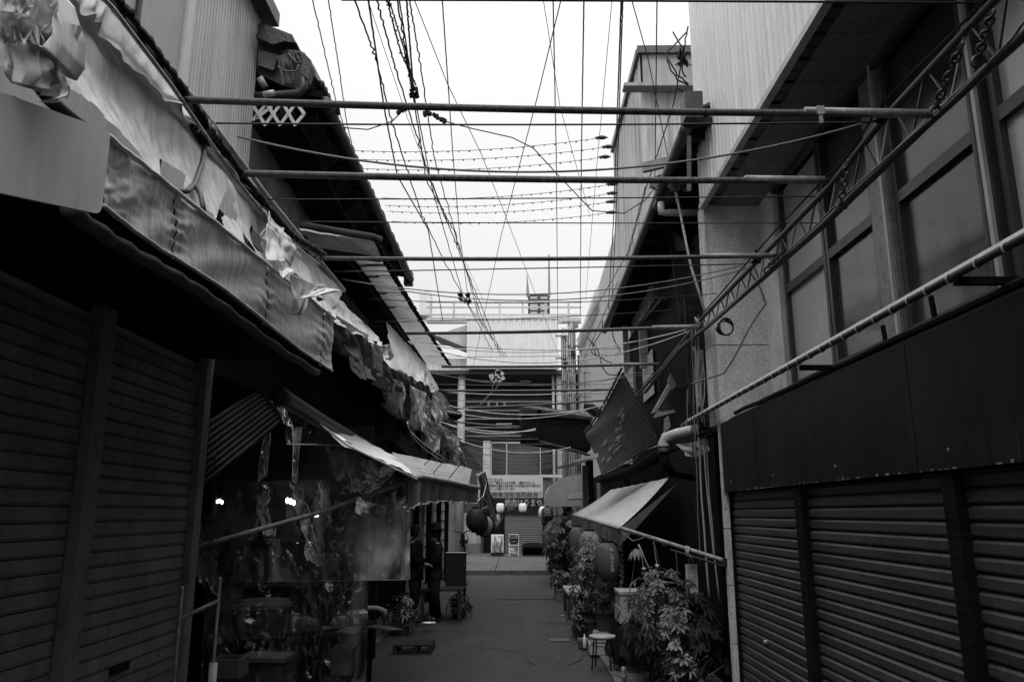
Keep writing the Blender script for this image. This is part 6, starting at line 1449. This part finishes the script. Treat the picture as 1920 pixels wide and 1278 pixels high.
# bench
bx0, by0 = atY(1058, 1095, 13.8).x, 13.0
bt = thing('bench', 'small pale wooden bench on the right pavement beyond the plants', 'bench', (bx0+.2, 13.5, 0))
MB().bb((bx0, 13.1, .40), (bx0+.38, 14.3, .45)).build('seat', 'wood_l', bt)
for x in (bx0+.04, bx0+.33):
    for y in (13.16, 14.24): MB().bb((x-.025, y-.025, .03), (x+.025, y+.025, .398)).build('leg', 'wood_d', bt)
MB().beam((bx0+.04, 13.16, .17), (bx0+.33, 13.16, .17), .03, .03).build('stretcher', 'wood_d', bt)
# rope barrier / handrail seen slanting
top(MB().tube([atY(1071, 1071, 13.4), atY(1107, 1047, 12.4)], .02, 7), 'slanting_rail', 'wood_l', 'pale slanting stick above the bench', 'stick', smooth=True)
# foam boxes on covered table
tbx = atY(1160, 1130, 9.2)
tc_ = thing('covered_table', 'table hidden under a dark draped cloth beside the stool', 'table', (1.6, 9.4, 0))
zt_ = atY(1175, 1165, 9.2).z
MB().bb((tbx.x+.03, 8.9, zt_-.03), (2.0, 9.9, zt_)).build('table_top', 'wood_d', tc_)
b = MB(); b.grid(lambda u, v: V((tbx.x+.02-.10*v-.03*math.sin(u*16)*v, 8.85+u*1.1, zt_-v*(zt_-.12))), 40, 10)
b.grid(lambda u, v: V((tbx.x+.02+u*.8, 8.85-.05*v-.03*math.sin(u*18)*v, zt_-v*(zt_-.1))), 40, 10); b.build('cloth', 'coat', tc_, smooth=True)
x0 = atY(1158, 1120, 9.1).x
crate(x0+.16, 9.25, zt_+.003, .30, .45, .16, 'foam', 'lower white foam box on the covered table', None, 'foam_box')
crate(x0+.16, 9.25, zt_+.168, .28, .43, .14, 'foam', 'upper white foam box with its lid on the covered table', 'foam', 'foam_box')
crate(atY(1125, 1200, 9.9).x+.0, 10.0, .04, .26, .3, .12, 'foam', 'low white tray behind the stool', None, 'tray')
crate(atY(1093, 1195, 10.6).x, 10.5, .03, .12, .2, .06, 'pot', 'small dark brick sized box at the road edge', 'pot')
p = atY(1092, 1180, 10.6); top(MB().lathe([(.012, 0), (.022, .01), (.022, .12), (.008, .15), (.008, .17)], (p.x, 10.3, .04), 10), 'bottle', 'lan_w', 'small white bottle standing at the road edge', 'bottle', smooth=True)
p = atY(1165, 1262, 8.6); top(MB().lathe([(.004, 0), (.03, .02), (.035, .05), (.02, .08), (.028, .1), (.018, .13), (.004, .135)], (p.x, 8.4, .04), 12), 'ornament', 'foam', 'small white ornament on the ground by the umbrella plant', 'ornament', smooth=True)
# left pallet
pt = thing('pallet', 'low wooden pallet lying in the dark on the left of the road', 'pallet', atZ(778, 1222, 0))
p = atZ(778, 1222, 0)
for k in range(4): MB().bb((p.x-.25, p.y-.2+k*.12, .10), (p.x+.22, p.y-.11+k*.12, .12)).build('slat', 'wood_d', pt)
for x in (-.25, 0, .18): MB().bb((p.x+x, p.y-.2, 0), (p.x+x+.05, p.y+.25, .098)).build('runner', 'wood_d', pt)
# stool with pale round end & flower pot at left stall edge
p = atY(708, 1140, 9.0); top(MB().tube([V((p.x-.28, 9, p.z)), V((p.x, 9, p.z)), V((p.x+.08, 9, p.z-.03)), V((p.x+.09, 9, p.z-.09))], .03, 8), 'handle_bar', 'foam', 'pale curved handle at the edge of the stall', 'handle', smooth=True)
b = MB(); p = atZ(822, 1160, .1); 
for i in range(8): leafquad(b, V((-1.28, 11.9, .1)), V((math.cos(i*.8), math.sin(i*.8), .7)), .14, .05, .3)
top(b, 'white_flower', 'lan_w', 'white spiky flower near the feet of the hatted person', 'flower', smooth=True)
# small wear: cracks and stains on the road, cover plates
random.seed(31)
for i, (x, y, L_, a) in enumerate([(-.5, 10.5, 1.6, .3), (.4, 12.8, 1.2, -.4), (-.2, 15.2, 1.8, .9), (.6, 9.4, 1.1, 1.3)]):
    P = []; p = V((x, y, .0185)); 
    for k in range(12): P.append(p.copy()); a += random.uniform(-.5, .5); p += V((math.cos(a), math.sin(a), 0))*L_/12
    b = MB()
    for k in range(11):
        d = (P[k+1]-P[k]).normalized(); s_ = V((-d.y, d.x, 0))*(.006+.003*random.random()); b.slab([P[k]-s_, P[k+1]-s_, P[k+1]+s_, P[k]+s_], (0, 0, .003))
    props(b.build('road_crack', 'asphalt2'), kind='structure')
cvp = MB().bb((.45, 11.0, .016), (.72, 11.22, .024)); props(cvp.build('water_cover', 'conc'), kind='structure')
